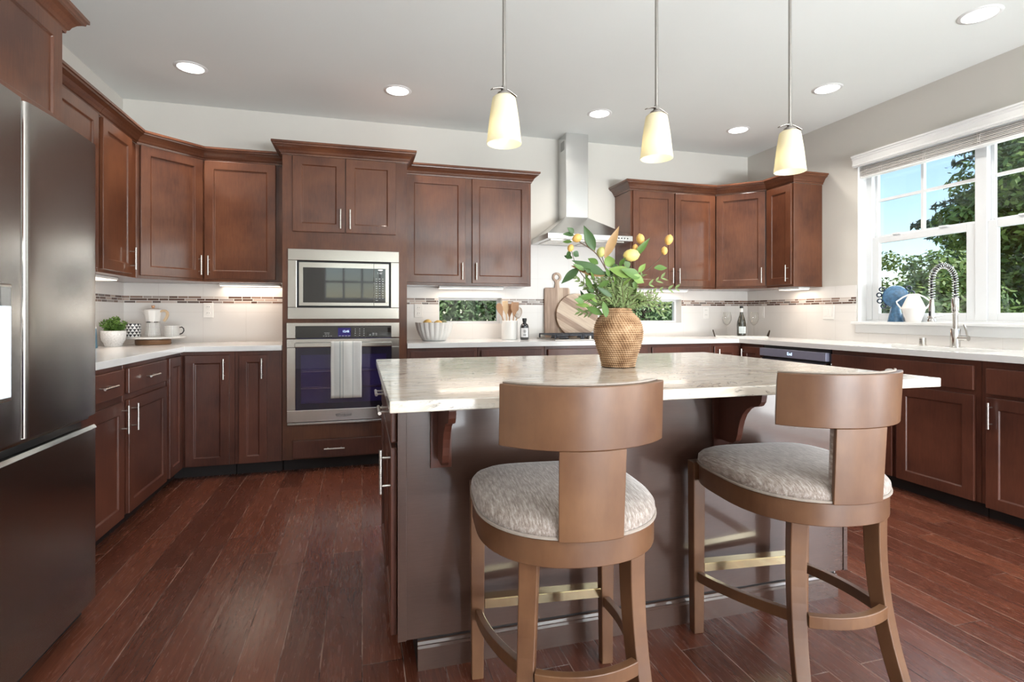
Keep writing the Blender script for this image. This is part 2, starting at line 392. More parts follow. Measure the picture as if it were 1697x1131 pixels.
def mosaic_mat():
    m, n, l, p = newmat('mosaic_strip_tile')
    tc = n.new('ShaderNodeTexCoord'); sx = n.new('ShaderNodeSeparateXYZ'); l.new(tc.outputs['Object'], sx.inputs[0])
    u = math_(n, l, 'ADD', sx.outputs['X'], sx.outputs['Y'])
    H = 0.0187
    zr = math_(n, l, 'DIVIDE', math_(n, l, 'SUBTRACT', sx.outputs['Z'], 1.1990), H)
    row = math_(n, l, 'FLOOR', zr); fz = math_(n, l, 'FRACT', zr)
    a = math_(n, l, 'ADD', math_(n, l, 'DIVIDE', u, 0.085), math_(n, l, 'MULTIPLY', row, 5.37))
    # jitter cell edges so that the pieces have different lengths
    cell = math_(n, l, 'FLOOR', a); fa = math_(n, l, 'FRACT', a)
    cb = n.new('ShaderNodeCombineXYZ'); l.new(cell, cb.inputs[0]); l.new(row, cb.inputs[1])
    w1 = n.new('ShaderNodeTexWhiteNoise'); l.new(cb.outputs[0], w1.inputs['Vector'])
    split = math_(n, l, 'MULTIPLY_ADD', w1.outputs['Value'], 0.5, 0.25)
    side = math_(n, l, 'GREATER_THAN', fa, split)
    cb2 = n.new('ShaderNodeCombineXYZ'); l.new(math_(n, l, 'ADD', cell, side), cb2.inputs[0]); l.new(row, cb2.inputs[1]); cb2.inputs[2].default_value = 7.7
    w2 = n.new('ShaderNodeTexWhiteNoise'); l.new(cb2.outputs[0], w2.inputs['Vector'])
    r = ramp(n, [(0.0, (0.10, 0.055, 0.04)), (0.25, (0.22, 0.14, 0.11)), (0.45, (0.42, 0.33, 0.28)), (0.6, (0.13, 0.10, 0.09)), (0.75, (0.55, 0.48, 0.44)), (0.88, (0.30, 0.25, 0.23))])
    r.color_ramp.interpolation = 'CONSTANT'; l.new(w2.outputs['Value'], r.inputs['Fac'])
    eu = math_(n, l, 'MULTIPLY', math_(n, l, 'ABSOLUTE', math_(n, l, 'SUBTRACT', fa, split)), 0.085)
    ez = math_(n, l, 'MULTIPLY', math_(n, l, 'MINIMUM', fz, math_(n, l, 'SUBTRACT', 1.0, fz)), H)
    e = math_(n, l, 'MINIMUM', eu, ez)
    mk = math_(n, l, 'GREATER_THAN', e, 0.0019)
    mx = n.new('ShaderNodeMix'); mx.data_type = 'RGBA'; mx.inputs['A'].default_value = (0.70, 0.67, 0.64, 1)
    l.new(mk, mx.inputs['Factor']); l.new(r.outputs['Color'], mx.inputs['B']); l.new(mx.outputs['Result'], p.inputs['Base Color'])
    p.inputs['Roughness'].default_value = 0.15
    return m
M['mosaic'] = mosaic_mat()

def granite():
    m, n, l, p = newmat('veined_stone')
    tc = n.new('ShaderNodeTexCoord'); mp = n.new('ShaderNodeMapping'); mp.inputs['Scale'].default_value = (1.6, 4.6, 7.0); mp.inputs['Rotation'].default_value = (0, 0, 0.06)
    l.new(tc.outputs['Object'], mp.inputs['Vector'])
    a = n.new('ShaderNodeTexNoise'); a.inputs['Scale'].default_value = 2.3; a.inputs['Detail'].default_value = 7; a.inputs['Roughness'].default_value = 0.62; a.inputs['Distortion'].default_value = 1.6
    l.new(mp.outputs[0], a.inputs['Vector'])
    # thin veins where the noise crosses levels
    q = math_(n, l, 'FRACT', math_(n, l, 'MULTIPLY', a.outputs['Fac'], 7.0))
    v = math_(n, l, 'MINIMUM', q, math_(n, l, 'SUBTRACT', 1.0, q))
    vr = n.new('ShaderNodeMapRange'); vr.inputs['From Min'].default_value = 0.0; vr.inputs['From Max'].default_value = 0.13; l.new(v, vr.inputs['Value'])
    pt = n.new('ShaderNodeTexNoise'); pt.inputs['Scale'].default_value = 5; pt.inputs['Detail'].default_value = 3; l.new(mp.outputs[0], pt.inputs['Vector'])
    ptr = ramp(n, [(0.40, (0, 0, 0)), (0.56, (1, 1, 1))]); l.new(pt.outputs['Fac'], ptr.inputs['Fac'])
    veins = math_(n, l, 'MULTIPLY', math_(n, l, 'SUBTRACT', 1.0, vr.outputs[0]), ptr.outputs['Color'])
    base = ramp(n, [(0.3, (0.50, 0.425, 0.345)), (0.5, (0.62, 0.55, 0.465)), (0.7, (0.70, 0.66, 0.60))]); l.new(a.outputs['Fac'], base.inputs['Fac'])
    mx = n.new('ShaderNodeMix'); mx.data_type = 'RGBA'; mx.inputs['B'].default_value = (0.10, 0.085, 0.075, 1)
    l.new(math_(n, l, 'MULTIPLY', veins, 0.9), mx.inputs['Factor']); l.new(base.outputs['Color'], mx.inputs['A'])
    l.new(mx.outputs['Result'], p.inputs['Base Color'])
    p.inputs['Roughness'].default_value = 0.15; p.inputs['Coat Weight'].default_value = 0.25; p.inputs['Coat Roughness'].default_value = 0.05
    return m
M['granite'] = granite()

def board_mat(name, ang):
    m, n, l, p = newmat(name)
    tc = n.new('ShaderNodeTexCoord'); mp = n.new('ShaderNodeMapping'); mp.inputs['Rotation'].default_value = (0, ang, 0)
    l.new(tc.outputs['Object'], mp.inputs['Vector'])
    sx = n.new('ShaderNodeSeparateXYZ'); l.new(mp.outputs[0], sx.inputs[0])
    st = math_(n, l, 'FLOOR', math_(n, l, 'DIVIDE', sx.outputs['X'], 0.055))
    w = n.new('ShaderNodeTexWhiteNoise'); w.noise_dimensions = '1D'; l.new(st, w.inputs['W'])
    m2 = n.new('ShaderNodeMapping'); m2.inputs['Scale'].default_value = (40, 5, 4); l.new(mp.outputs[0], m2.inputs['Vector'])
    g = n.new('ShaderNodeTexNoise'); g.inputs['Scale'].default_value = 1.6; g.inputs['Detail'].default_value = 5; l.new(m2.outputs[0], g.inputs['Vector'])
    f = math_(n, l, 'MULTIPLY_ADD', w.outputs['Value'], 0.5, math_(n, l, 'MULTIPLY', g.outputs['Fac'], 0.5))
    r = ramp(n, [(0.15, (0.24, 0.145, 0.10)), (0.42, (0.46, 0.32, 0.23)), (0.75, (0.68, 0.54, 0.41))]); l.new(f, r.inputs['Fac'])
    l.new(r.outputs['Color'], p.inputs['Base Color']); p.inputs['Roughness'].default_value = 0.5
    return m
M['board'] = board_mat('acacia_board', 0.0); M['boardr'] = board_mat('acacia_round_board', 1.05)
M['spoon'] = wood('spoon_wood', (0.40, 0.21, 0.11), (0.55, 0.32, 0.18), coat=0, rough=0.6)
M['spoonl'] = wood('pale_spoon_wood', (0.62, 0.42, 0.24), (0.74, 0.55, 0.34), coat=0, rough=0.6)
M['lightwood'] = wood('light_wood', (0.50, 0.36, 0.22), (0.66, 0.50, 0.33), coat=0.1, rough=0.5)
M['midwood'] = wood('lazy_wood', (0.27, 0.13, 0.06), (0.42, 0.22, 0.11), coat=0.1, rough=0.5, stretch=(1.5, 1.5, 20))

def glass(name, tint=(0.95, 0.98, 0.97), refl=0.10):
    m = bpy.data.materials.new(name); m.use_nodes = True
    n = m.node_tree.nodes; l = m.node_tree.links; n.clear()
    t = n.new('ShaderNodeBsdfTransparent'); t.inputs[0].default_value = (*tint, 1)
    g = n.new('ShaderNodeBsdfGlossy'); g.inputs['Roughness'].default_value = 0.01
    lw = n.new('ShaderNodeLayerWeight'); lw.inputs['Blend'].default_value = 0.15
    mr = n.new('ShaderNodeMapRange'); mr.inputs['To Min'].default_value = refl*0.4; mr.inputs['To Max'].default_value = min(1, refl*6); l.new(lw.outputs['Fresnel'], mr.inputs['Value'])
    mx = n.new('ShaderNodeMixShader'); o = n.new('ShaderNodeOutputMaterial')
    l.new(mr.outputs[0], mx.inputs[0]); l.new(t.outputs[0], mx.inputs[1]); l.new(g.outputs[0], mx.inputs[2]); l.new(mx.outputs[0], o.inputs[0])
    return m
M['glass'] = glass('window_glass', refl=0.10); M['wineglass'] = glass('wine_glass', (0.98, 0.98, 0.97), 0.06); M['slotglass'] = glass('slot_glass', refl=0.02)
M['ovendoorglass'] = glass('oven_door_glass', (0.80, 0.78, 0.92), 0.12)

def shade_mat():
    m = bpy.data.materials.new('frosted_shade'); m.use_nodes = True
    n = m.node_tree.nodes; l = m.node_tree.links; n.clear()
    d = n.new('ShaderNodeBsdfDiffuse'); d.inputs[0].default_value = (0.86, 0.82, 0.70, 1)
    t = n.new('ShaderNodeBsdfTranslucent'); t.inputs[0].default_value = (0.90, 0.85, 0.66, 1)
    g = n.new('ShaderNodeBsdfGlossy'); g.inputs['Roughness'].default_value = 0.15
    a = n.new('ShaderNodeMixShader'); a.inputs[0].default_value = 0.5; l.new(d.outputs[0], a.inputs[1]); l.new(t.outputs[0], a.inputs[2])
    b = n.new('ShaderNodeMixShader'); b.inputs[0].default_value = 0.04; l.new(a.outputs[0], b.inputs[1]); l.new(g.outputs[0], b.inputs[2])
    o = n.new('ShaderNodeOutputMaterial'); l.new(b.outputs[0], o.inputs[0])
    return m
M['shade'] = shade_mat()
M['canlens'] = plain('can_lens', (0.9, 0.9, 0.9), 0.4, emit=(1, 0.97, 0.93), es=6)
M['ledstrip'] = plain('led_lens', (0.9, 0.85, 0.8), 0.4, emit=(1, 0.82, 0.64), es=2)
M['icelight'] = plain('dispenser_lit_panel', (0.75, 0.82, 0.9), 0.35, emit=(0.75, 0.87, 1), es=0.25)
M['oven_led'] = plain('oven_display', (0.01, 0.01, 0.03), 0.1, emit=(0.05, 0.03, 0.30), es=0.35)
M['ledtext'] = plain('lit_digits', (0.5, 0.7, 1), 0.3, emit=(0.6, 0.75, 1), es=2.0)
M['greytext'] = plain('grey_print', (0.55, 0.55, 0.55), 0.4)
M['darktext'] = plain('dark_print', (0.03, 0.03, 0.03), 0.4)
M['dishpanel'] = plain('dishwasher_panel', (0.24, 0.24, 0.32), 0.3, metal=0.2)

# ================================================================== SETTING
XL, XR, YB, YR, CE = -1.735, 3.845, 4.665, -3.7, 2.74
CT = 0.897
def wall_grid(us, zs, holes, fn):
    mb = MB()
    us = sorted(set(us)); zs = sorted(set(zs))
    for i in range(len(us)-1):
        for j in range(len(zs)-1):
            uc, zc = (us[i]+us[i+1])/2, (zs[j]+zs[j+1])/2
            if any(h[0] < uc < h[1] and h[2] < zc < h[3] for h in holes): continue
            fn(mb, us[i], us[i+1], zs[j], zs[j+1])
    return mb
def cuts(a, b, z0, z1, holes):
    us = [a, b]; zs = [z0, z1]
    for h in holes: us += [h[0], h[1]]; zs += [h[2], h[3]]
    return us, zs

setp(MB().box(XL-0.2, XR+0.2, YR-0.2, YB+0.2, -0.1, 0).build('floor', M['floor']), kind='structure')
setp(MB().box(XL-0.2, XR+0.2, YR-0.2, YB+0.2, CE, CE+0.1).build('ceiling', M['ceil']), kind='structure')
SLOT = [(0.640, 1.213, 1.030, 1.262), (2.490, 3.058, 1.030, 1.262)]
us, zs = cuts(XL-0.16, XR+0.16, 0, CE, SLOT)
wall_back = setp(wall_grid(us, zs, SLOT, lambda m, a, b, c, d: m.box(a, b, YB, YB+0.16, c, d)).build('wall_back', M['wall']), kind='structure')
wall_left = setp(MB().box(XL-0.16, XL, YR, YB, 0, CE).build('wall_left', M['wall']), kind='structure')
WY0, WY1, WZ0, WZ1 = 1.72, 3.387, 1.04, 2.36
PD = (-2.45, -0.15, 0.03, 2.13)
RH = [(WY0, WY1, WZ0, WZ1), PD]
us, zs = cuts(YR, YB, 0, CE, RH)
wall_right = setp(wall_grid(us, zs, RH, lambda m, a, b, c, d: m.box(XR, XR+0.16, a, b, c, d)).build('wall_right', M['wall']), kind='structure')
RW = (1.0, 3.72, 0.05, 2.55); RW2 = (-0.75, 0.75, 1.42, 2.20)
us, zs = cuts(XL-0.16, XR+0.16, 0, CE, [RW, RW2])
setp(wall_grid(us, zs, [RW, RW2], lambda m, a, b, c, d: m.box(a, b, YR-0.16, YR, c, d)).build('wall_rear', M['wall']), kind='structure')

# tiled splash on the back and side walls, with the mosaic band
TT = 0.008
def splash_back(a, b, c, d, m): m.box(a, b, YB-TT, YB+0.0005, c, d)
TALLGAP = [(-0.541, 0.3245, 0, 3)]
us, zs = cuts(XL, XR, CT-0.02, 1.351, SLOT); us += [-0.541, 0.3245]
mb = wall_grid(us, zs, SLOT+TALLGAP, lambda m, a, b, c, d: m.box(a, b, YB-TT, YB-0.0005, c, d))
mb.box(1.395, 2.333, YB-TT, YB-0.0005, 1.351, 1.75)
bs = mb.build('backsplash', M['tile'], wall_back)
mb = MB()
for a, b in ((XL, -0.54), (0.325, SLOT[0][0]), (SLOT[0][1], SLOT[1][0]), (SLOT[1][1], XR)):
    mb.box(a, b, YB-TT-0.0025, YB-TT+0.001, 1.199, 1.2551)
setp(mb.build('mosaic_band', M['mosaic'], bs))
bs = MB().box(XL+0.0005, XL+TT, 2.2, YB-TT, CT-0.02, 1.351).build('backsplash', M['tile'], wall_left)
MB().box(XL+TT-0.001, XL+TT+0.0025, 2.2, YB-TT-0.003, 1.199, 1.2551).build('mosaic_band', M['mosaic'], bs)
mb = MB().box(XR-TT, XR-0.0005, 1.0, YB-TT, CT-0.02, 0.965)
mb.box(XR-TT, XR-0.0005, WY1+0.01, YB-TT, 0.965, 1.351)
bs = mb.build('backsplash', M['tile'], wall_right)
MB().box(XR-TT-0.0025, XR-TT+0.001, WY1+0.01, YB-TT-0.003, 1.199, 1.2551).build('mosaic_band', M['mosaic'], bs)

# slot windows in the back wall
for i, (a, b, c, d) in enumerate(SLOT):
    w = thing('window_%d' % (i+2), None, None, (0, 0, 0), kind='structure')
    y0, y1 = YB+0.085, YB+0.125; t = 0.022
    mb = MB().box(a, b, y0, y1, c, c+t).box(a, b, y0, y1, d-t, d).box(a, a+t, y0, y1, c+t, d-t).box(b-t, b, y0, y1, c+t, d-t)
    mb.build('window_frame', M['vinyl'], w, bevel=0.002)
    MB().box(a+t, b-t, y0+0.018, y0+0.022, c+t, d-t).build('pane', M['slotglass'], w)
    mb = MB()
    e = 0.0012
    mb.box(a, a+e, YB-TT, y0, c, d).box(b-e, b, YB-TT, y0, c, d).box(a+e, b-e, YB-TT, y0, c, c+e).box(a+e, b-e, YB-TT, y0, d-e, d)
    mb.build('reveal', M['white'], w)

# sink window: two double-hung units in one opening
w1 = thing('window_1', None, None, (0, 0, 0), kind='structure')
FX0, FX1 = XR+0.085, XR+0.155
mb = MB(); ft = 0.048
MY0, MY1 = 2.520, 2.592
mb.box(FX0, FX1, WY0, WY1, WZ0, WZ0+0.03).box(FX0, FX1, WY0, WY1, WZ1-0.03, WZ1)
mb.box(FX0, FX1, WY1-ft, WY1, WZ0+0.03, WZ1-0.03).box(FX0, FX1, WY0, WY0+ft, WZ0+0.03, WZ1-0.03).box(FX0, FX1, MY0, MY1, WZ0+0.03, WZ1-0.03)
mb.build('window_frame', M['vinyl'], w1, bevel=0.003)
for (ya, yb) in ((MY1, WY1-ft), (WY0+ft, MY0)):
    def sash(name, x0, x1, z0, z1, st, rb, rt, mun):
        m = MB().box(x0, x1, ya, ya+st, z0, z1).box(x0, x1, yb-st, yb, z0, z1).box(x0, x1, ya+st, yb-st, z0, z0+rb).box(x0, x1, ya+st, yb-st, z1-rt, z1)
        o = m.build(name, M['vinyl'], w1, bevel=0.003)
        xm = (x0+x1)/2
        MB().box(xm-0.002, xm+0.002, ya+st, yb-st, z0+rb, z1-rt).build('pane', M['glass'], o)
        if mun:
            yc = (ya+yb)/2; zc = (z0+rb+z1-rt)/2
            q = MB().box(xm-0.012, xm+0.012, yc-0.0105, yc+0.0105, z0+rb, z1-rt)
            q.box(xm-0.0115, xm+0.0115, ya+st, yc-0.0105, zc-0.0105, zc+0.0105).box(xm-0.0115, xm+0.0115, yc+0.0105, yb-st, zc-0.0105, zc+0.0105)
            q.build('muntin', M['vinyl'], o)
    sash('upper_sash', FX0+0.036, FX0+0.062, 1.70, WZ1-0.03, 0.022, 0.04, 0.03, True)
    sash('lower_sash', FX0+0.006, FX0+0.034, WZ0+0.03, 1.725, 0.056, 0.052, 0.05, False)
    for yl in (ya+(yb-ya)*0.27, ya+(yb-ya)*0.73):
        MB().box(FX0-0.004, FX0+0.03, yl-0.03, yl+0.03, 1.725, 1.738).build('sash_lock', M['vinyl'], w1, bevel=0.003)
# drywall reveal and sill
mb = MB().box(XR-0.0005, FX0, WY1-0.0015, WY1+0.004, WZ0, WZ1).box(XR-0.0005, FX0, WY0-0.004, WY0+0.0015, WZ0, WZ1)
mb.build('reveal', M['white'], w1)
MB().box(XR-0.045, FX0+0.004, WY0-0.03, WY1+0.03, WZ0-0.006, WZ0+0.016).build('sill', M['white'], w1, bevel=0.004)
MB().box(XR-0.018, XR-0.0005, WY0-0.02, WY1+0.01, 0.966, WZ0-0.006).build('apron', M['white'], w1, bevel=0.003)

# rear picture window with grid, patio door (behind the camera)
w4 = thing('window_4', None, None, kind='structure')
mb = MB(); a, b, c, d = RW; y0, y1 = YR-0.13, YR-0.07
mb.box(a, b, y0, y1, c, c+0.06).box(a, b, y0, y1, d-0.06, d)
for i in range(7):
    x = a+(b-a)*i/6; mb.box(max(a, x-0.035), min(b, x+0.035), y0, y1, c+0.06, d-0.06)
mb.box(a+0.035, b-0.035, y0+0.01, y1-0.01, 1.62, 1.68)
mb.build('window_frame', M['vinyl'], w4)
w5 = thing('window_5', None, None, kind='structure')
mb = MB(); a, b, c, d = RW2
mb.box(a, b, y0, y1, c, c+0.05).box(a, b, y0, y1, d-0.05, d)
for i in range(5):
    x = a+(b-a)*i/4; mb.box(max(a, x-0.02), min(b, x+0.02), y0, y1, c+0.05, d-0.05)
mb.box(a+0.02, b-0.02, y0+0.01, y1-0.01, 1.79, 1.83)
mb.build('window_frame', M['vinyl'], w5)
d1 = thing('door_1', None, None, kind='structure')
mb = MB(); a, b, c, d = PD; x0, x1 = XR+0.06, XR+0.12
mb.box(x0, x1, a, b, c, c+0.08).box(x0, x1, a, b, d-0.08, d)
for y in (a, (a+b)/2-0.05, b-0.1): mb.box(x0, x1, y, y+0.1, c+0.08, d-0.08)
mb.build('door_frame', M['vinyl'], d1)

# ================================================================== CABINETS
DT = 0.020                                  # door thickness
def door_mb(w, h, rail=0.060, rec=0.009, t=DT):
    m = MB(); a = rail; b = rail+0.005
    O = [(0, 0), (w, 0), (w, h), (0, h)]; I = [(a, a), (w-a, a), (w-a, h-a), (a, h-a)]; J = [(b, b), (w-b, b), (w-b, h-b), (b, h-b)]
    vs = [(x, -t, z) for x, z in O]+[(x, -t, z) for x, z in I]+[(x, -t+rec, z) for x, z in J]+[(x, -0.0006, z) for x, z in O]
    fs = []
    for k in range(4):
        k2 = (k+1) % 4
        fs += [(k, k2, 4+k2, 4+k), (4+k, 4+k2, 8+k2, 8+k), (k2, k, 12+k, 12+k2)]
    fs += [(8, 9, 10, 11), (15, 14, 13, 12)]
    return m.add(vs, fs)

def handle(parent, x, z, vert, L=0.140, t=DT):
    m = MB(); y = -t-0.030; q = L*0.32
    if vert:
        m.tube([(x, y, z-L/2), (x, y, z+L/2)], 0.0058, 10)
        for dz in (-q, q): m.tube([(x, -t+0.0005, z+dz), (x, y, z+dz)], 0.0042, 8)
    else:
        m.tube([(x-L/2, y, z), (x+L/2, y, z)], 0.0058, 10)
        for dx in (-q, q): m.tube([(x+dx, -t+0.0005, z), (x+dx, y, z)], 0.0042, 8)
    return m.build('handle', M['nickel'], parent, smooth=True)

def door(root, x0, x1, z0, z1, mat, hx=None, hz=None, rail=0.060):
    """hx: 'l' or 'r' side of the pull, hz: height of its middle"""
    o = door_mb(x1-x0, z1-z0, rail).build('door', mat, root, bevel=0.0025); o.location = (x0, 0, z0)
    if hx: handle(o, 0.030 if hx == 'l' else (x1-x0)-0.030, hz-z0, True)
    return o
def drawer(root, x0, x1, z0, z1, mat, pull=True, hx=None):
    o = MB().box(0, x1-x0, -DT, -0.0006, 0, z1-z0).build('drawer', mat, root, bevel=0.004); o.location = (x0, 0, z0)
    if pull: handle(o, (x1-x0)/2 if hx is None else hx-x0, (z1-z0)/2, False)
    return o

CROWN = [(0.0, 2.238), (0.008, 2.238), (0.010, 2.250), (0.016, 2.254), (0.022, 2.268), (0.034, 2.284), (0.048, 2.294), (0.056, 2.297), (0.058, 2.306), (0.066, 2.309), (0.066, 2.323), (0.0, 2.323)]
def crown(root, p0, p1, t0=None, t1=None, mat=None):
    """a moulding from p0 to p1 (world, front face on the right-hand side of travel); t0, t1: directions of the neighbouring pieces for the mitres"""
    p0 = Vector(p0); p1 = Vector(p1); d = (p1-p0).normalized()
    def nrm(d): return Vector((d.y, -d.x))
    def mitre(d, e):
        if e is None: return nrm(d)
        n = nrm(d)+nrm(Vector(e).normalized()); return n/(n.dot(nrm(d)))
    n0, n1 = mitre(d, t0), mitre(d, t1)
    inv = mw(root).inverted(); vs = []; k = len(CROWN)
    for p, n in ((p0, n0), (p1, n1)):
        for o_, z in CROWN:
            q = p+n*o_; vs.append(inv @ Vector((q.x, q.y, z)))
    fs = [(i, (i+1) % k, k+(i+1) % k, k+i) for i in range(k)]+[tuple(range(k)), tuple(range(2*k-1, k-1, -1))]
    return MB().add(vs, fs).build('crown_moulding', mat or M['wood'], root)

def local_prism(root, poly, z0, z1, name, mat, bevel=0.002):
    inv = mw(root).inverted(); m = MB()
    m.prism([(lambda v: (v.x, v.y))(inv @ Vector((x, y, 0))) for x, y in poly], z0, z1)
    return m.build(name, mat, root, bevel=bevel)

R90 = PI/2
UZ0, UZ1, DZ0, DZ1 = 1.352, 2.2375, 1.372, 2.234
HZ = 1.468
def upper(label, loc, rz, w, d, doors, group=None):
    r = thing('wall_cabinet', label, 'cabinet', (loc[0], loc[1], 0), rz, group)
    MB().box(0, w, 0, d, UZ0, UZ1).build('body', M['wood'], r, bevel=0.002)
    for (a, b, side) in doors: door(r, a, b, DZ0, DZ1, M['wood'], side, HZ)
    return r
# --- left run of wall cabinets
UXL = -1.435; UYB = 4.36
cA = upper('dark wood wall cabinet on the left wall, half hidden behind the refrigerator', (UXL, 2.60), R90, 0.928, 0.298, [(0.03, 0.445, 'r'), (0.455, 0.896, 'l')])
crown(cA, (UXL, 2.60), (UXL, 3.528))
cB = upper('narrow dark wood wall cabinet on the left wall, left of the angled corner one', (UXL, 3.530), R90, 0.525, 0.298, [(0.020, 0.417, 'r')])
d45 = (1, 1)
crown(cB, (UXL, 3.53), (UXL, 4.055), None, d45)
cC = thing('corner_wall_cabinet', 'angled dark wood wall cabinet filling the left corner above the moka pot', 'cabinet', (UXL, 4.055, 0), math.atan2(UYB-4.055, -1.115-UXL))
wC = math.hypot(UYB-4.055, -1.115-UXL)
local_prism(cC, [(UXL, 4.057), (-1.117, UYB), (-1.117, YB-0.001), (XL+0.001, YB-0.001), (XL+0.001, 4.057)], UZ0, UZ1, 'body', M['wood'])
door(cC, 0.022, wC-0.012, DZ0, DZ1, M['wood'], 'r', HZ)
crown(cC, (UXL, 4.055), (-1.115, UYB), (0, 1), (1, 0))
cD = upper('single-door dark wood wall cabinet left of the tall oven cabinet', (-1.115, UYB), 0, 0.573, YB-UYB-0.001, [(0.012, 0.490, 'l')])
crown(cD, (-1.115, UYB), (-0.540, UYB), d45, None)
# over the refrigerator
cF = thing('wall_cabinet', 'deep dark wood cabinet above the stainless refrigerator', 'cabinet', (-1.15, 1.48, 0), R90)
MB().box(0, 1.055, 0, 0.580, 1.80, UZ1).build('body', M['wood'], cF, bevel=0.002)
door(cF, 0.02, 0.51, 1.815, DZ1, M['wood'], 'r', 1.90); door(cF, 0.52, 1.01, 1.815, DZ1, M['wood'], 'l', 1.90)
crown(cF, (-1.15, 1.48), (-1.15, 2.535), None, (-1, 0)); crown(cF, (-1.15, 2.535), (XL, 2.535), (0, 1), None)

# --- tall oven cabinet
TX0, TX1, TYF = -0.539, 0.3225, 4.05
tall = thing('oven_cabinet', 'tall dark wood cabinet holding the wall oven and microwave', 'cabinet', (0, TYF, 0))
dp = YB-TYF-0.001
mb = MB()
mb.box(TX0, -0.455, 0, dp, 0.085, 2.2375).box(0.217, TX1, 0, dp, 0.085, 2.2375)
mb.box(-0.455, 0.217, 0, dp, 0.085, 0.345).box(-0.455, 0.217, 0, dp, 1.035, 1.100).box(-0.455, 0.217, 0, dp, 1.555, 2.2375)
mb.box(-0.455, 0.217, dp-0.02, dp, 0.345, 1.035).box(-0.455, 0.217, dp-0.02, dp, 1.100, 1.555)
mb.build('body', M['wood'], tall)
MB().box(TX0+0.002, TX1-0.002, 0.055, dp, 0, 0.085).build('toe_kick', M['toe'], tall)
door(tall, -0.471, -0.1185, 1.700, 2.234, M['wood'], 'r', 1.795); door(tall, -0.1125, 0.241, 1.700, 2.234, M['wood'], 'l', 1.795)
drawer(tall, -0.471, 0.241, 0.094, 0.220, M['woodlow'], hx=-0.19)
crown(tall, (TX0, UYB), (TX0, TYF), None, (1, 0)); crown(tall, (TX0, TYF), (TX1, TYF), (0, -1), (0, 1)); crown(tall, (TX1, TYF), (TX1, UYB), (1, 0), None)

# --- uppers right of the oven
cM = upper('two-door dark wood wall cabinet between the oven cabinet and the range hood', (0.325, UYB), 0, 1.067, YB-UYB-0.001, [(0.018, 0.496, 'r'), (0.553, 1.040, 'l')])
crown(cM, (0.325, UYB), (1.392, UYB), None, (0, 1)); crown(cM, (1.392, UYB), (1.392, YB), (1, 0), None)
cR = upper('two-door dark wood wall cabinet right of the range hood', (2.335, UYB), 0, 0.890, YB-UYB-0.001, [(0.020, 0.441, 'r'), (0.450, 0.880, 'l')])
dm45 = (1, -1)
crown(cR, (2.335, YB), (2.335, UYB), None, (1, 0)); crown(cR, (2.335, UYB), (3.227, UYB), (0, -1), dm45)
UXR = 3.542
cQ = thing('corner_wall_cabinet', 'angled dark wood wall cabinet filling the right corner above the wine bottle', 'cabinet', (3.227, UYB, 0), -math.atan2(UYB-4.047, UXR-3.227))
wQ = math.hypot(UYB-4.047, UXR-3.227)
local_prism(cQ, [(3.229, UYB), (UXR, 4.049), (XR-0.001, 4.049), (XR-0.001, YB-0.001), (3.229, YB-0.001)], UZ0, UZ1, 'body', M['wood'])
door(cQ, 0.012, wQ-0.012, DZ0, DZ1, M['wood'], 'r', HZ)
crown(cQ, (3.227, UYB), (UXR, 4.047), (1, 0), (0, -1))
cS = upper('narrow single-door dark wood wall cabinet on the window wall', (UXR, 4.045), -R90, 0.312, XR-UXR-0.001, [(0.015, 0.300, 'r')])
crown(cS, (UXR, 4.045), (UXR, 3.733), dm45, (1, 0)); crown(cS, (UXR, 3.733), (XR, 3.733), (0, -1), None)

# --- under-cabinet lights: slim fixtures that light the splash
def led(label, x0, x1, y0, y1, energy):
    r = thing('under_cabinet_light', label, 'light', ((x0+x1)/2, (y0+y1)/2, UZ0-0.022), 0, 'slim lights under the wall cabinets')
    hx, hy = (x1-x0)/2, (y1-y0)/2
    MB().box(-hx, hx, -hy, hy, 0.004, 0.0215).build('housing', M['white'], r, bevel=0.003)
    MB().box(-hx+0.006, hx-0.006, -hy+0.006, hy-0.006, 0.0, 0.004).build('lens', M['ledstrip'], r)
    l_ = add_light('under_cabinet_lamp', 'AREA', (0, 0, -0.004), (0, 0, 0), energy*0.45, (1.0, 0.83, 0.68), shape='RECTANGLE', size=max(0.2, 2*hx), size_y=max(0.2, 2*hy)); l_.parent = r
led('slim lit strip light under the wall cabinet left of the left corner', -1.66, -1.52, 3.60, 4.02, 3.0)
led('slim lit strip light under the wall cabinet left of the oven', -1.05, -0.62, 4.52, 4.60, 3.0)
led('slim lit strip light under the wall cabinet right of the oven', 0.62, 1.18, 4.46, 4.54, 3.6)
led('slim lit strip light under the wall cabinet right of the hood', 2.45, 3.00, 4.46, 4.54, 3.6)
led('slim lit strip light under the narrow wall cabinet by the window', 3.64, 3.76, 3.78, 4.02, 2.0)

# --- base cabinets
BZ0, BZ1 = 0.082, 0.860
BXL, BYB, BXR = -1.172, 4.05, 3.257
def base(label, loc, rz, w, d, doors=(), drawers=(), mat=None, sink=False):
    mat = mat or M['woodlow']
    r = thing('base_cabinet', label, 'cabinet', (loc[0], loc[1], 0), rz)
    if sink:   # open above, to take the sink
        MB().box(0.0005, w-0.0005, 0, d, BZ0, 0.655).box(0.0005, w-0.0005, 0, 0.045, 0.655, BZ1).box(0.0005, 0.02, 0.045, d, 0.655, BZ1).box(w-0.02, w-0.0005, 0.045, d, 0.655, BZ1).build('body', mat, r)
    else: MB().box(0.0005, w-0.0005, 0, d, BZ0, BZ1).build('body', mat, r, bevel=0.0015)
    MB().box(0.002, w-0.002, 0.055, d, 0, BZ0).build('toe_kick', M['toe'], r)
    for q in doors: door(r, *q[:4], mat, *q[4:])
    for q in drawers: drawer(r, *q[:4], mat, *q[4:])
    return r
dl = BXL-XL-0.010
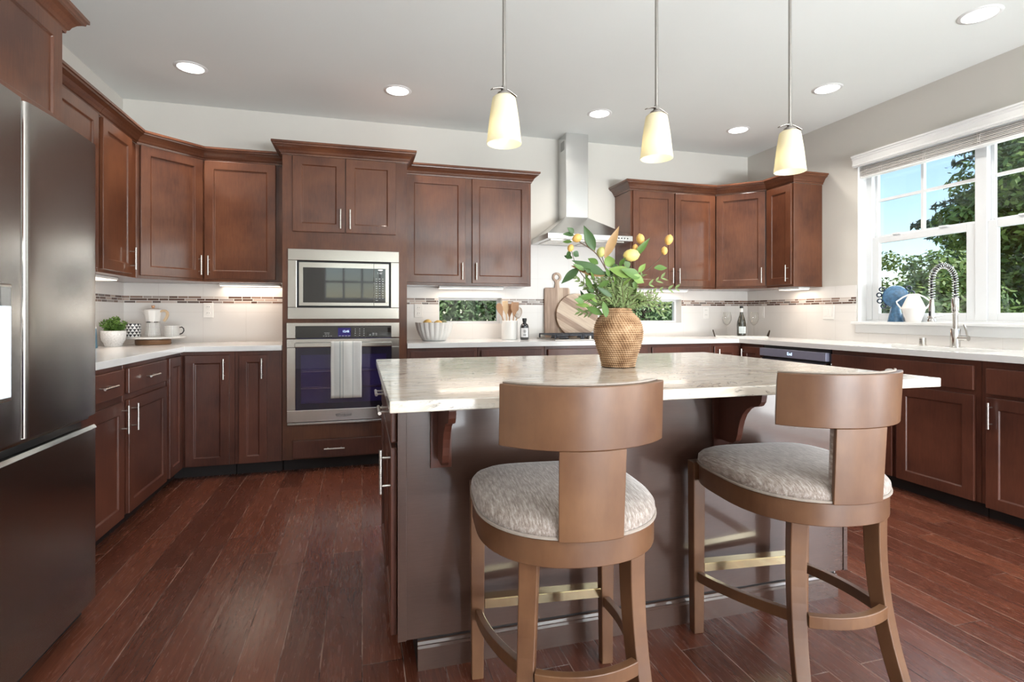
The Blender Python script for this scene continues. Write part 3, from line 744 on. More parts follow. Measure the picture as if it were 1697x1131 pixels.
base('dark wood base cabinet with one drawer, just past the refrigerator', (BXL, 2.655), R90, 0.49, dl, [(0.03, 0.462, 0.088, 0.672, 'r', 0.585)], [(0.03, 0.462, 0.704, 0.835)])
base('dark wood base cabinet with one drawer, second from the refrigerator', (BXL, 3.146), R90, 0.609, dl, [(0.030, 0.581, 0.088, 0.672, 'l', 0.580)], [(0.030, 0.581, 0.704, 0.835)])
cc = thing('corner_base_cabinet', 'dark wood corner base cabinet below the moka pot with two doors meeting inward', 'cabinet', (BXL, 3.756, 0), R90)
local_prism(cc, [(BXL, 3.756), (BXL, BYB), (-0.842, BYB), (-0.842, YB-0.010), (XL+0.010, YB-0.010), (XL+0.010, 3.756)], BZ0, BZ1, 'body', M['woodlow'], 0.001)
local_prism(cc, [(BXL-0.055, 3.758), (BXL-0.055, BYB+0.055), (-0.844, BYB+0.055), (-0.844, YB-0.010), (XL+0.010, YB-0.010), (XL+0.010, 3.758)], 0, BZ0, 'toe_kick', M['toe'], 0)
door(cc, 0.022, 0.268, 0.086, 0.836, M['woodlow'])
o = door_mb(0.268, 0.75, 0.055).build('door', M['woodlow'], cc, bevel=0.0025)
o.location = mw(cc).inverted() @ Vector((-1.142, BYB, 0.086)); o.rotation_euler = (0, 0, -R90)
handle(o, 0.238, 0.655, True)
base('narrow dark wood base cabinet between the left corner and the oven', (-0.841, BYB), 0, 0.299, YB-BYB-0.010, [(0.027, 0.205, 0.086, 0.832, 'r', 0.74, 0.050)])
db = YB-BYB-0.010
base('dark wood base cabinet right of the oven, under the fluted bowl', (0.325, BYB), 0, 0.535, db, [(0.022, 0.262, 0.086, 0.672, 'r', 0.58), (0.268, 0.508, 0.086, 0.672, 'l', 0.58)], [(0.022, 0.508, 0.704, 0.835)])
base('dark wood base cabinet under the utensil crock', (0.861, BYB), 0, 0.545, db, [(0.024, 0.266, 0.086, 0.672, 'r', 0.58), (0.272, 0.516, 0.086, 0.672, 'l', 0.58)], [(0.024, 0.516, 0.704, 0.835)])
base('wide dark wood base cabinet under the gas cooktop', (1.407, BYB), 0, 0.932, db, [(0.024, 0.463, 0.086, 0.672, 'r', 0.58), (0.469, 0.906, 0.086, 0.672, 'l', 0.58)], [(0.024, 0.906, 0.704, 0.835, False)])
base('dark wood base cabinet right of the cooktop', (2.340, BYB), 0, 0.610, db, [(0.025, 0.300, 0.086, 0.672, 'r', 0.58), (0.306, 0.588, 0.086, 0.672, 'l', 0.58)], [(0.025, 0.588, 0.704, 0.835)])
ck = thing('corner_base_cabinet', 'dark wood corner base cabinet left of the dishwasher', 'cabinet', (2.951, BYB, 0), 0)
local_prism(ck, [(2.951, BYB), (BXR, BYB), (BXR, 3.762), (XR-0.010, 3.762), (XR-0.010, YB-0.010), (2.951, YB-0.010)], BZ0, BZ1, 'body', M['woodlow'], 0.001)
local_prism(ck, [(2.953, BYB+0.055), (BXR+0.055, BYB+0.055), (BXR+0.055, 3.764), (XR-0.010, 3.764), (XR-0.010, YB-0.010), (2.953, YB-0.010)], 0, BZ0, 'toe_kick', M['toe'], 0)
door(ck, 0.026, 0.272, 0.086, 0.832, M['woodlow'], 'l', 0.74)
o = door_mb(0.222, 0.746, 0.055).build('door', M['woodlow'], ck, bevel=0.0025)
o.location = mw(ck).inverted() @ Vector((BXR, 4.000, 0.086)); o.rotation_euler = (0, 0, -R90)
handle(o, 0.030, 0.655, True)
dr_ = XR-BXR-0.010
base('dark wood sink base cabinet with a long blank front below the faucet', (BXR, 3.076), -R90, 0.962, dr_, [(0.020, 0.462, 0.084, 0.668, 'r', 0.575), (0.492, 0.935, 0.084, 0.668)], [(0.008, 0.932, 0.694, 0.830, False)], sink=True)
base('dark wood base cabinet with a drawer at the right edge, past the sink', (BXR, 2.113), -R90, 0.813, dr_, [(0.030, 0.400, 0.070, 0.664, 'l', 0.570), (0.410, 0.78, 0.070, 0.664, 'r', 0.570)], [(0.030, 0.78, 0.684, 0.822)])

# --- worktops
m = MB(); z0, z1 = 0.861, CT
m.prism([(XL+0.009, 2.47), (-1.140, 2.47), (-1.140, 4.018), (-0.5405, 4.018), (-0.5405, YB-0.009), (XL+0.009, YB-0.009)], z0, z1)
setp(m.build('worktop', M['quartz'], bevel=0.002), 'white quartz worktop in an L left of the oven', 'countertop')
SX0, SX1, SY0, SY1 = 3.315, 3.665, 2.22, 2.96
m = MB(); fy = 4.018; fx = 3.222
m.box(0.324, fx, fy, YB-0.009, z0, z1).box(fx, XR-0.009, SY1, YB-0.009, z0, z1).box(fx, SX0, SY0, SY1, z0, z1).box(SX1, XR-0.009, SY0, SY1, z0, z1).box(fx, XR-0.009, 1.30, SY0, z0, z1)
setp(m.build('worktop', M['quartz']), 'long white quartz worktop from the oven round to the sink window', 'countertop')
sk = thing('sink', 'white undermount sink set in the worktop below the window', 'sink', (0, 0, 0))
m = MB(); s0 = 0.665
m.box(SX0, SX1, SY0, SY1, s0, s0+0.012).box(SX0, SX0+0.012, SY0, SY1, s0+0.012, z1-0.002).box(SX1-0.012, SX1, SY0, SY1, s0+0.012, z1-0.002).box(SX0+0.012, SX1-0.012, SY0, SY0+0.012, s0+0.012, z1-0.002).box(SX0+0.012, SX1-0.012, SY1-0.012, SY1, s0+0.012, z1-0.002)
m.build('basin', M['ceramic'], sk)
MB().lathe([(0.0, 0), (0.04, 0), (0.042, 0.003), (0.03, 0.004), (0, 0.002)], 20, (3.49, 2.59, s0+0.012)).build('drain', M['chrome'], sk, smooth=True)

# ================================================================== APPLIANCES
# --- refrigerator (front faces +X)
fr = thing('refrigerator', 'dark stainless french-door refrigerator at the left edge', 'refrigerator', (-0.95, 1.455, 0), R90)
FW = 0.898
MB().box(0.004, FW-0.004, 0.085, 0.745, 0.03, 1.735).build('body', M['fridgedark'], fr, bevel=0.004)
def rounded_door(w, z0, z1, t=0.078, r=0.022):
    # gently bowed front with rounded vertical edges
    pts = [(0, t)]
    for k in range(7):
        a = PI/2*k/6; pts.append((r-r*math.cos(a), r-r*math.sin(a)+0.006))
    n = 10
    for k in range(1, n): 
        x = r+(w-2*r)*k/n; pts.append((x, 0.006*(2*(k/n)-1)**2))
    for k in range(7):
        a = PI/2*(6-k)/6; pts.append((w-r+r*math.cos(a), r-r*math.sin(a)+0.006))
    pts.append((w, t))
    return MB().prism(pts, z0, z1)
wd = FW/2-0.003
dL = rounded_door(wd, 0.742, 1.743).build('door', M['fridge'], fr, smooth=True, ang=50)
dR = rounded_door(wd, 0.742, 1.743).build('door', M['fridge'], fr, smooth=True, ang=50); dR.location = (FW-wd, 0, 0)
rounded_door(FW, 0.060, 0.690).build('freezer_drawer', M['fridge'], fr, smooth=True, ang=50)
# slanting pull lip along the top of the freezer drawer
m = MB().add([(0.012, 0.004, 0.690), (FW-0.012, 0.004, 0.690), (FW-0.012, 0.012, 0.702), (0.012, 0.012, 0.702), (0.012, 0.045, 0.690), (FW-0.012, 0.045, 0.690)],
             [(0, 1, 2, 3), (3, 2, 5, 4), (0, 3, 4), (1, 5, 2), (0, 4, 5, 1)])
m.build('drawer_pull', M['steel'], fr)
MB().box(0.01, FW-0.01, 0.03, 0.084, 0.722, 0.7415).build('door_pull', M['steel'], fr, bevel=0.003)
MB().box(0.01, FW-0.01, 0.055, 0.084, 0.692, 0.722).build('seal', M['black'], fr)
MB().box(wd-0.0005, FW-wd+0.0005, 0.012, 0.06, 0.745, 1.740).build('mullion', M['chrome'], fr)
MB().box(0.02, FW-0.02, 0.05, 0.4, 0.0, 0.03).build('foot_grille', M['black'], fr)
dsp = MB().box(0.085, 0.370, -0.004, 0.012, 0.868, 1.196).build('dispenser', M['nickel'], dL, bevel=0.004)
MB().box(0.096, 0.361, -0.0055, -0.0042, 1.135, 1.187).build('control_strip', M['blackglass'], dsp)
MB().box(0.096, 0.361, -0.0055, -0.0042, 0.880, 1.134).build('lit_recess', M['icelight'], dsp)

# --- microwave (trim kit, door, keypad)
mwv = thing('microwave', 'built-in stainless microwave above the wall oven', 'microwave', (0, TYF, 0))
def ring(mb, a, b, c, d, e, f, g, h, y0, y1):
    mb.box(a, b, y0, y1, c, g).box(a, b, y0, y1, h, d).box(a, e, y0, y1, g, h).box(f, b, y0, y1, g, h)
m = MB(); ring(m, -0.503, 0.264, 1.079, 1.576, -0.443, 0.203, 1.161, 1.495, -0.018, -0.0008)
m.build('trim_frame', M['steel'], mwv, bevel=0.003)
MB().box(-0.441, 0.201, 0.004, 0.40, 1.163, 1.493).build('body', M['black'], mwv)
m = MB(); ring(m, -0.428, 0.082, 1.175, 1.482, -0.402, 0.0815, 1.197, 1.446, -0.022, 0.004)
mdoor = m.build('door', M['steel'], mwv, bevel=0.002)
MB().box(-0.402, 0.0815, -0.019, -0.012, 1.197, 1.446).build('window', M['blackglass'], mdoor)
m = MB(); ring(m, 0.084, 0.190, 1.175, 1.482, 0.0855, 0.165, 1.197, 1.446, -0.022, 0.004)
kp = m.build('control_panel', M['steel'], mwv, bevel=0.002)
MB().box(0.0855, 0.165, -0.019, -0.010, 1.197, 1.446).build('keypad', M['blackglass'], kp)
RX = (PI/2, 0, 0)
text('1:48', 0.022, M['greytext'], kp, 'clock_digits', (0.124, -0.0196, 1.413), RX)
m = MB()
for r_ in range(9):
    for c_ in range(3):
        x = 0.102+c_*0.0225; z = 1.372-r_*0.0175
        m.box(x-0.0055, x+0.0055, -0.0196, -0.0192, z-0.0022, z+0.0022)
m.box(0.097, 0.112, -0.0196, -0.0192, 1.212, 1.217)
m.build('key_print', M['greytext'], kp)
MB().lathe([(0, 0), (1, 0), (1, 0.0006), (0, 0.0006)], 20, M=Matrix.Translation((0.130, -0.0192, 1.437)) @ Matrix.Rotation(PI/2, 4, 'X') @ Matrix.Diagonal((0.018, 0.006, 1, 1))).build('badge', M['nickel'], kp)

# --- wall oven
ov = thing('wall_oven', 'stainless built-in wall oven with a towel on its handle', 'oven', (0, TYF, 0))
MB().box(-0.447, 0.210, 0.002, 0.52, 0.352, 1.028).build('body', M['enamel'], ov)
for z in (0.585, 0.705):
    m = MB().tube([(-0.44, -0.008, z), (0.20, -0.008, z)], 0.0035, 6).tube([(-0.44, -0.008, z+0.010), (0.20, -0.008, z+0.010)], 0.002, 6)
    m.build('oven_rack', M['chrome'], ov)
m = MB(); ring(m, -0.508, 0.264, 0.946, 1.052, -0.452, 0.207, 0.9465, 1.031, -0.030, -0.0008)
cp = m.build('control_panel', M['steel'], ov, bevel=0.002)
MB().box(-0.452, 0.207, -0.029, -0.004, 0.948, 1.031).build('glass_face', M['blackglass'], cp)
MB().box(-0.166, -0.078, -0.0305, -0.0292, 0.953, 1.016).build('display', M['oven_led'], cp)
text('12:45', 0.021, M['ledtext'], cp, 'clock_digits', (-0.112, -0.0308, 0.990), RX)
m = MB()
for k in range(4): m.box(-0.160+k*0.021, -0.146+k*0.021, -0.0309, -0.0305, 0.957, 0.960)
for r_ in range(4):
    for c_ in range(3): m.box(-0.050+c_*0.030, -0.043+c_*0.030, -0.0294, -0.0291, 0.960+r_*0.015, 0.964+r_*0.015)
for k in range(4): m.box(-0.268+k*0.017, -0.258+k*0.017, -0.0294, -0.0291, 0.957, 0.960)
for k in range(2): m.box(-0.255+k*0.018, -0.243+k*0.018, -0.0294, -0.0291, 0.970, 0.973)
m.box(-0.260, -0.222, -0.0294, -0.0291, 0.980, 0.982)
for k in range(3): m.box(0.052+k*0.022, 0.062+k*0.022, -0.0294, -0.0291, 0.962, 0.966)
for k in range(2): m.box(0.073+k*0.022, 0.085+k*0.022, -0.0294, -0.0291, 0.973, 0.976)
m.build('key_print', M['greytext'], cp)
m = MB(); ring(m, -0.508, 0.264, 0.352, 0.938, -0.449, 0.207, 0.437, 0.878, -0.034, -0.0008)
od = m.build('door', M['steel'], ov, bevel=0.003)
MB().box(-0.449, 0.207, -0.032, -0.029, 0.437, 0.878).build('glass_pane', M['ovendoorglass'], od)
m = MB(); ring(m, -0.449, 0.207, 0.437, 0.878, -0.415, 0.172, 0.482, 0.826, -0.0285, -0.026)
m.build('black_border', M['black'], od)
m = MB(); m.box(-0.452, 0.208, -0.078, -0.062, 0.882, 0.913)
for x in (-0.44, 0.176): m.box(x, x+0.02, -0.063, -0.0335, 0.890, 0.906)
m.build('handle', M['steel'], od, bevel=0.004)
text('Whirlpool', 0.026, M['darktext'], od, 'logo', (-0.128, -0.0345, 0.393), RX)
m = MB(); m.tube([(-0.128+0.052*math.cos(a), -0.0342, 0.394+0.014*math.sin(a)) for a in [0.5+5.2*k/20 for k in range(21)]], 0.0008, 5)
m.build('logo_swoosh', M['darktext'], od)
MB().box(-0.506, 0.262, -0.022, -0.0008, 0.331, 0.346).build('vent_strip', M['steel'], ov, bevel=0.002)

# towel over the oven handle
def towel():
    m = MB(); nx = 22
    def sheet(x0, x1, prof, jit):
        vs = []; n = len(prof)
        for j, (y, z) in enumerate(prof):
            for i in range(nx+1):
                u = i/nx
                wv = 0.0022*math.sin(u*17+j*0.15)*min(1, j/4)
                vs.append((x0+(x1-x0)*u+jit*math.sin(j*0.5)*0.001, y+(wv if y < -0.07 else -wv), z))
        fs = [(j*(nx+1)+i, j*(nx+1)+i+1, (j+1)*(nx+1)+i+1, (j+1)*(nx+1)+i) for j in range(n-1) for i in range(nx)]
        m.add(vs, fs)
    yf, yb = -0.0835, -0.0570
    prof = [(yf, 0.520+0.39*k/16) for k in range(16)]+[(yf+0.0265*(1-math.cos(PI*k/8))/2, 0.914+0.0055*math.sin(PI*k/8)) for k in range(9)]+[(yb, 0.90-0.33*k/14) for k in range(15)]
    sheet(-0.212, -0.003, prof, 1)
    m2 = MB().add(m.v, m.f)
    o = m2.build('towel', M['towel'], smooth=True, fix=False)
    s = o.modifiers.new('thick', 'SOLIDIFY'); s.thickness = 0.003; s.offset = 0
    return o
def towel_mat():
    mm, n, l, p = newmat('striped_linen'); tc = n.new('ShaderNodeTexCoord'); sx = n.new('ShaderNodeSeparateXYZ'); l.new(tc.outputs['Object'], sx.inputs[0])
    r = ramp(n, [(0.0, (0.74, 0.73, 0.70)), (0.10, (0.74, 0.73, 0.70)), (0.105, (0.62, 0.62, 0.60))]); cr = r.color_ramp
    cr.interpolation = 'CONSTANT'
    for pos, c in ((0.28, (0.34, 0.37, 0.36)), (0.31, (0.66, 0.65, 0.62)), (0.38, (0.36, 0.39, 0.38)), (0.405, (0.76, 0.75, 0.72)), (0.70, (0.40, 0.43, 0.42)), (0.72, (0.72, 0.71, 0.69))):
        e = cr.elements.new(pos); e.color = (*c, 1)
    u = math_(n, l, 'DIVIDE', math_(n, l, 'ADD', sx.outputs['X'], 0.212), 0.209); l.new(u, r.inputs['Fac']); l.new(r.outputs['Color'], p.inputs['Base Color'])
    p.inputs['Roughness'].default_value = 0.9
    nz = n.new('ShaderNodeTexNoise'); nz.inputs['Scale'].default_value = 30; l.new(tc.outputs['Object'], nz.inputs['Vector'])
    b = n.new('ShaderNodeBump'); b.inputs['Strength'].default_value = 0.3; b.inputs['Distance'].default_value = 0.004; l.new(nz.outputs['Fac'], b.inputs['Height']); l.new(b.outputs['Normal'], p.inputs['Normal'])
    return mm
M['towel'] = towel_mat()
tw = towel(); tw.location = (0, TYF, 0)
setp(tw, 'white towel with grey stripes hanging from the oven handle', 'towel')

# --- range hood
hd = thing('range_hood', 'stainless chimney range hood above the cooktop', 'range hood', (1.887, YB, 0))
hx, hy0 = 0.393, -0.455
m = MB().box(-hx, hx, hy0, -0.009, 1.752, 1.797)
m.build('canopy_lip', M['steelh'], hd, bevel=0.002)
cx0, cx1, cy = -0.135, 0.080, -0.205
m = MB()
L = [(-hx, hy0, 1.797), (hx, hy0, 1.797), (hx, -0.009, 1.797), (-hx, -0.009, 1.797), (cx0, cy, 1.985), (cx1, cy, 1.985), (cx1, -0.009, 1.985), (cx0, -0.009, 1.985)]
m.add(L, [(0, 1, 5, 4), (1, 2, 6, 5), (2, 3, 7, 6), (3, 0, 4, 7), (4, 5, 6, 7), (3, 2, 1, 0)]).build('canopy', M['steelh'], hd)
ch = MB().box(cx0, cx1, cy, -0.001, 1.985, CE-0.001).build('chimney', M['steelh'], hd, bevel=0.002)
MB().box(cx0+0.003, cx1-0.003, cy-0.002, -0.001, 1.985, 2.38).build('chimney_sleeve', M['steelh'], hd, bevel=0.001)
m = MB()
for k in range(7): m.box(cx0-0.0012, cx0-0.0002, cy+0.04, cy+0.13, 2.60+k*0.012, 2.605+k*0.012)
m.build('vent_slots', M['black'], ch)
m = MB()
for k in range(4): m.lathe([(0, 0), (0.006, 0), (0.005, 0.004), (0, 0.004)], 12, M=Matrix.Translation((hx-0.135+k*0.028, hy0-0.0002, 1.775)) @ Matrix.Rotation(PI/2, 4, 'X'))
m.build('buttons', M['black'], hd)
m = MB().box(-hx+0.05, -0.01, hy0+0.07, -0.06, 1.747, 1.7518).box(0.01, hx-0.05, hy0+0.07, -0.06, 1.747, 1.7518)
m.build('filter', M['nickel'], hd)
for x in (-0.2, 0.2):
    MB().lathe([(0, -0.003), (0.03, -0.003), (0.03, 0), (0, 0)], 16, (x, hy0+0.04, 1.7518)).build('hood_lamp', M['glassy'] if 'glassy' in M else M['white'], hd)

# --- gas cooktop
ck_ = thing('gas_cooktop', 'black gas cooktop with cast-iron grates on the worktop', 'cooktop', (1.887, 4.322, CT))
MB().box(-0.375, 0.375, -0.235, 0.235, 0.0003, 0.010).build('base_plate', M['nickeld'], ck_, bevel=0.003)
for cx_ in (-0.245, 0.0, 0.245):
    m = MB(); a = 0.115
    for x in (-a, 0, a): m.box(cx_+x-0.005, cx_+x+0.005, -0.205, 0.205, 0.038, 0.050)
    for y in (-0.205, -0.1, 0, 0.1, 0.205): m.box(cx_-a+0.005, cx_-0.005, y-0.005, y+0.005, 0.038, 0.050); m.box(cx_+0.005, cx_+a-0.005, y-0.005, y+0.005, 0.038, 0.050)
    for x in (-a, a):
        for y in (-0.2, 0.2): m.box(cx_+x-0.006, cx_+x+0.006, y-0.006, y+0.006, 0.010, 0.040)
    m.build('grate', M['iron'], ck_, bevel=0.002)
    for y in (-0.1, 0.1):
        MB().lathe([(0, 0), (0.042, 0), (0.045, 0.006), (0.036, 0.014), (0.034, 0.022), (0.0, 0.024)], 20, (cx_, y, 0.010)).build('burner', M['iron'], ck_, smooth=True)
for k in range(5):
    MB().lathe([(0, 0), (0.020, 0), (0.019, 0.004), (0.014, 0.006), (0.013, 0.028), (0, 0.028)], 16, (-0.06+k*0.058, -0.218+0.002, 0.010)).build('knob', M['nickel'], ck_, smooth=True)

# --- dishwasher
dw = thing('dishwasher', 'stainless dishwasher under the worktop between corner and sink', 'dishwasher', (BXR, 3.758, 0), -R90)
W_ = 0.678
MB().box(0.006, W_-0.006, 0.0, 0.56, 0.09, 0.858).build('body', M['black'], dw)
pn = MB().box(0.006, W_-0.008, -0.045, -0.0005, 0.772, 0.834).build('control_panel', M['dishpanel'], dw, bevel=0.002)
text('End', 0.034, M['ledtext'], pn, 'display_text', (0.33, -0.0455, 0.803), RX)
m = MB().add([(0.014, -0.062, 0.745), (W_-0.014, -0.062, 0.745), (W_-0.014, -0.028, 0.760), (0.014, -0.028, 0.760), (0.014, -0.0005, 0.1), (W_-0.014, -0.0005, 0.1), (W_-0.014, -0.0005, 0.760), (0.014, -0.0005, 0.760), (0.014, -0.040, 0.1), (W_-0.014, -0.040, 0.1)],
             [(0, 1, 2, 3), (8, 9, 1, 0), (3, 2, 6, 7), (8, 4, 5, 9), (0, 3, 7, 4, 8), (1, 9, 5, 6, 2), (4, 7, 6, 5)])
m.build('door', M['steel'], dw, bevel=0.002)
MB().box(0.006, W_-0.006, 0.05, 0.2, 0.0, 0.088).build('toe_kick', M['toe'], dw)

# ================================================================== ISLAND
IX0, IX1, IYF, IYB = 0.107, 1.860, 1.690, 2.600
isl = thing('kitchen_island', 'dark brown kitchen island base with corbels under the stone top', 'kitchen island', (0, 0, 0))
m = MB().box(IX0, IX1, IYF, IYB, 0.094, 0.866)
m.build('body', M['panel'], isl, bevel=0.0015)
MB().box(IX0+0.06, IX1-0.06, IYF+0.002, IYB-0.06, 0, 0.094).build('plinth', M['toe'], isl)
MB().box(IX0-0.001, IX0+0.026, IYF-0.004, IYF-0.0003, 0.094, 0.866).build('corner_stile', M['panel'], isl, bevel=0.001)
MB().box(IX1-0.018, IX1+0.001, IYF-0.004, IYF-0.0003, 0.094, 0.866).build('corner_stile', M['panel'], isl, bevel=0.001)
m = MB(); prof = [(0, 0), (0.012, 0), (0.012, 0.068), (0.007, 0.074), (0.009, 0.079), (0.004, 0.086), (0, 0.088)]
vs = [(x, IYF-0.0004-p, z) for x in (IX0+0.06, IX1-0.055) for p, z in prof]; k = len(prof)
m.add(vs, [(i, (i+1) % k, k+(i+1) % k, k+i) for i in range(k)]+[tuple(range(k)), tuple(range(2*k-1, k-1, -1))])
m.build('baseboard_trim', M['panel'], isl)
def corbel(xc):
    pl = MB().box(xc-0.033, xc+0.033, IYF-0.011, IYF-0.0004, 0.628, 0.8655).build('corbel_plate', M['woodlow'], isl, bevel=0.001)
    # side profile (distance out, z)
    P0 = [(0, 0.8652), (0.215, 0.8652), (0.218, 0.850), (0.214, 0.836), (0.203, 0.826), (0.185, 0.822), (0.165, 0.820), (0.145, 0.812), (0.126, 0.798), (0.112, 0.780), (0.104, 0.762), (0.099, 0.745), (0.090, 0.729), (0.074, 0.721), (0.055, 0.720), (0, 0.720)]
    P = [(p, 0.8652-(0.8652-z)*1.45) for p, z in P0]
    n = len(P); mm = MB()
    mm.add([(x, IYF-0.0114-p, z) for x in (xc-0.011, xc+0.011) for p, z in P],
           [tuple(range(n)), tuple(range(2*n-1, n-1, -1))]+[(i, (i+1) % n, n+(i+1) % n, n+i) for i in range(n)])
    mm.build('corbel', M['woodlow'], isl, bevel=0.0015)
corbel(0.240); corbel(1.270)
MB().box(1.285, 1.62, 1.46, 1.51, 0.858, 0.8665).build('support_bracket', M['steelh'], isl)
# drawers and doors on the end toward the refrigerator
ie = IX0
def iside(y0, y1, z0, z1, is_door, hy):
    if is_door: o = door_mb(y1-y0, z1-z0).build('door', M['woodlow'], isl, bevel=0.0025)
    else: o = MB().box(0, y1-y0, -DT, -0.0006, 0, z1-z0).build('drawer', M['woodlow'], isl, bevel=0.004)
    o.location = (ie, y1, z0); o.rotation_euler = (0, 0, -R90)
    if hy: handle(o, y1-hy, 0.510 if is_door else (z1-z0)/2, is_door)
iside(1.722, 2.130, 0.098, 0.690, True, 1.752); iside(2.138, 2.560, 0.098, 0.690, True, None)
iside(1.722, 2.130, 0.705, 0.850, False, 1.92); iside(2.138, 2.560, 0.705, 0.850, False, 2.35)
top = MB().box(0.065, 1.880, 1.342, 2.640, 0.867, CT).build('island_countertop', M['granite'], bevel=0.003)
setp(top, 'cream veined stone countertop on the island', 'countertop')
# undercounter appliance in the island end
ua = thing('undercounter_appliance', 'pale steel undercounter appliance door edge at the far island end', 'appliance', (IX1+0.001, 1.76, 0), 0)
MB().box(0.0005, 0.040, 0, 0.60, 0.112, 0.855).build('door', M['steelh'], ua, bevel=0.004)
MB().box(-0.058, 0.030, 0.01, 0.59, 0.012, 0.092).build('toe_grille', M['steelh'], ua, bevel=0.002)
for y in (0.04, 0.55):
    MB().lathe([(0, 0), (0.014, 0), (0.014, 0.006), (0.006, 0.007), (0.006, 0.0118), (0, 0.0118)], 12, (0.0, y, 0.0)).build('foot', M['black'], ua)

# ================================================================== STOOLS
def seat_outline(n=64, a=0.235, b=0.258, yf=0.245):
    """D shape: nearly straight front with rounded corners, round back; front corner start, going clockwise through the back"""
    pts = []
    for k in range(n):
        th = 2*PI*k/n
        c, s = math.cos(th), math.sin(th)
        if s <= 0:
            e = 2.25; r = (abs(c/a)**e+abs(s/b)**e)**(-1/e)
        else:
            e = 4.2; r = (abs(c/a)**e+abs(s/yf)**e)**(-1/e)
        pts.append((r*c, r*s))
    return pts
def arc_back(z, off=0.0):
    """centre line of the curved back at height z: radius .32"""
    return -0.268-(z-0.60)*0.06
def make_stool(label, loc, rz):
    st = thing('counter_stool', label, 'stool', loc, rz)
    wd_ = M['stoolwood']
    OL = seat_outline()
    # apron: vertical wooden band under the cushion
    m = MB(); n = len(OL)
    def ringv(sc, z): return [(x*sc, y*sc, z) for x, y in OL]
    vs = ringv(1.0, 0.535)+ringv(1.0, 0.598)+ringv(0.90, 0.598)+ringv(0.90, 0.535)
    fs = [((q*n+i), (q*n+(i+1) % n), (((q+1) % 4)*n+(i+1) % n), (((q+1) % 4)*n+i)) for q in range(4) for i in range(n)]
    m.add(vs, fs).build('seat_frame', wd_, st, bevel=0.002, smooth=True)
    # cushion
    m = MB(); rings = [(0.97, 0.5985), (1.0, 0.603), (1.015, 0.614), (1.01, 0.626), (0.97, 0.638), (0.89, 0.648), (0.74, 0.655), (0.5, 0.659), (0.25, 0.660)]
    vs = []
    for sc, z in rings: vs += ringv(sc, z)
    fs = [(q*n+i, q*n+(i+1) % n, (q+1)*n+(i+1) % n, (q+1)*n+i) for q in range(len(rings)-1) for i in range(n)]
    fs += [tuple(range(n-1, -1, -1)), tuple((len(rings)-1)*n+i for i in range(n))]
    cu = m.add(vs, fs).build('seat_cushion', M['fabric'], st, smooth=True, ang=70)
    MB().tube([(x*1.012, y*1.012, 0.6035) for x, y in OL], 0.0042, 6, closed=True).build('piping', M['piping'], cu, smooth=True)
    # legs
    for sx in (-1, 1):
        m = MB(); xs = sx*0.207
        m.bar([(xs, 0.214, 0.0), (xs, 0.216, 0.3), (xs, 0.216, 0.598)], [0.036, 0.041, 0.044], [0.036, 0.041, 0.044], side=(1, 0, 0))
        m.build('leg', wd_, st, bevel=0.003)
        m = MB(); P = []
        for k in range(13):
            t = k/12; z = 0.536*(1-t)
            P.append((sx*(0.128+0.030*t*t+0.006*t), -0.184+0.006*math.sin(PI*t)-0.085*t**2.2, z))
        m.bar(P, [0.046-0.010*k/12 for k in range(13)], [0.046-0.008*k/12 for k in range(13)], side=(0.94, sx*0.34, 0))
        m.build('leg', wd_, st, bevel=0.003)
    # stretchers: two sweeping side rails, a curved back rail, a brass-capped front rail
    for sx in (-1, 1):
        P = []
        for k in range(15):
            t = k/14; th = t*PI/2*0.84
            x = 0.206*math.cos(th)**0.75 if th < PI/2 else 0
            P.append((sx*(0.204-0.070*t**2.0), 0.195-0.385*t, 0.198+0.070*t))
        MB().bar(P, 0.020, 0.032).build('side_stretcher', wd_, st, bevel=0.002)
    P = []
    for k in range(17):
        t = -1+2*k/16
        P.append((t*0.122, -0.218-0.030*(1-t*t), 0.272))
    MB().bar(P, 0.022, 0.034).build('back_stretcher', wd_, st, bevel=0.002)
    fs_ = MB().box(-0.186, 0.186, 0.203, 0.233, 0.214, 0.240).build('front_stretcher', wd_, st, bevel=0.001)
    m = MB().box(-0.185, 0.185, 0.199, 0.237, 0.2402, 0.243).box(-0.185, 0.185, 0.1985, 0.2026, 0.2135, 0.2402)
    setp(m.build('brass_footplate', M['brass'], fs_))
    # back: a T of curved shell; splat below, wide band above
    RR = 0.262
    def shell(hw0, hw1, z0, z1, th_o, th_i, name, mat, parent, nz=6, nx=18, bev=0.002, rnd=0.0):
        """arc shell; hw half-width (arc length) at bottom/top; th_o/th_i offsets from the centre surface"""
        mm = MB(); vs = []
        for off in (th_o, th_i):
            for j in range(nz+1):
                z = z0+(z1-z0)*j/nz; hw = hw0+(hw1-hw0)*j/nz
                for i in range(nx+1):
                    a = (-1+2*i/nx)*hw/RR
                    yc = arc_back(z)
                    vs.append(((RR-off)*math.sin(a), yc+RR-(RR-off)*math.cos(a), z))
        N = (nz+1)*(nx+1); g = lambda q, j, i: q*N+j*(nx+1)+i
        fs = []
        for j in range(nz):
            for i in range(nx):
                fs += [(g(0, j, i), g(0, j, i+1), g(0, j+1, i+1), g(0, j+1, i)), (g(1, j, i), g(1, j+1, i), g(1, j+1, i+1), g(1, j, i+1))]
        for i in range(nx):
            fs += [(g(0, 0, i+1), g(0, 0, i), g(1, 0, i), g(1, 0, i+1)), (g(0, nz, i), g(0, nz, i+1), g(1, nz, i+1), g(1, nz, i))]
        for j in range(nz):
            fs += [(g(0, j, 0), g(0, j+1, 0), g(1, j+1, 0), g(1, j, 0)), (g(0, j+1, nx), g(0, j, nx), g(1, j, nx), g(1, j+1, nx))]
        return mm.add(vs, fs).build(name, mat, parent, bevel=bev, smooth=True, ang=50)
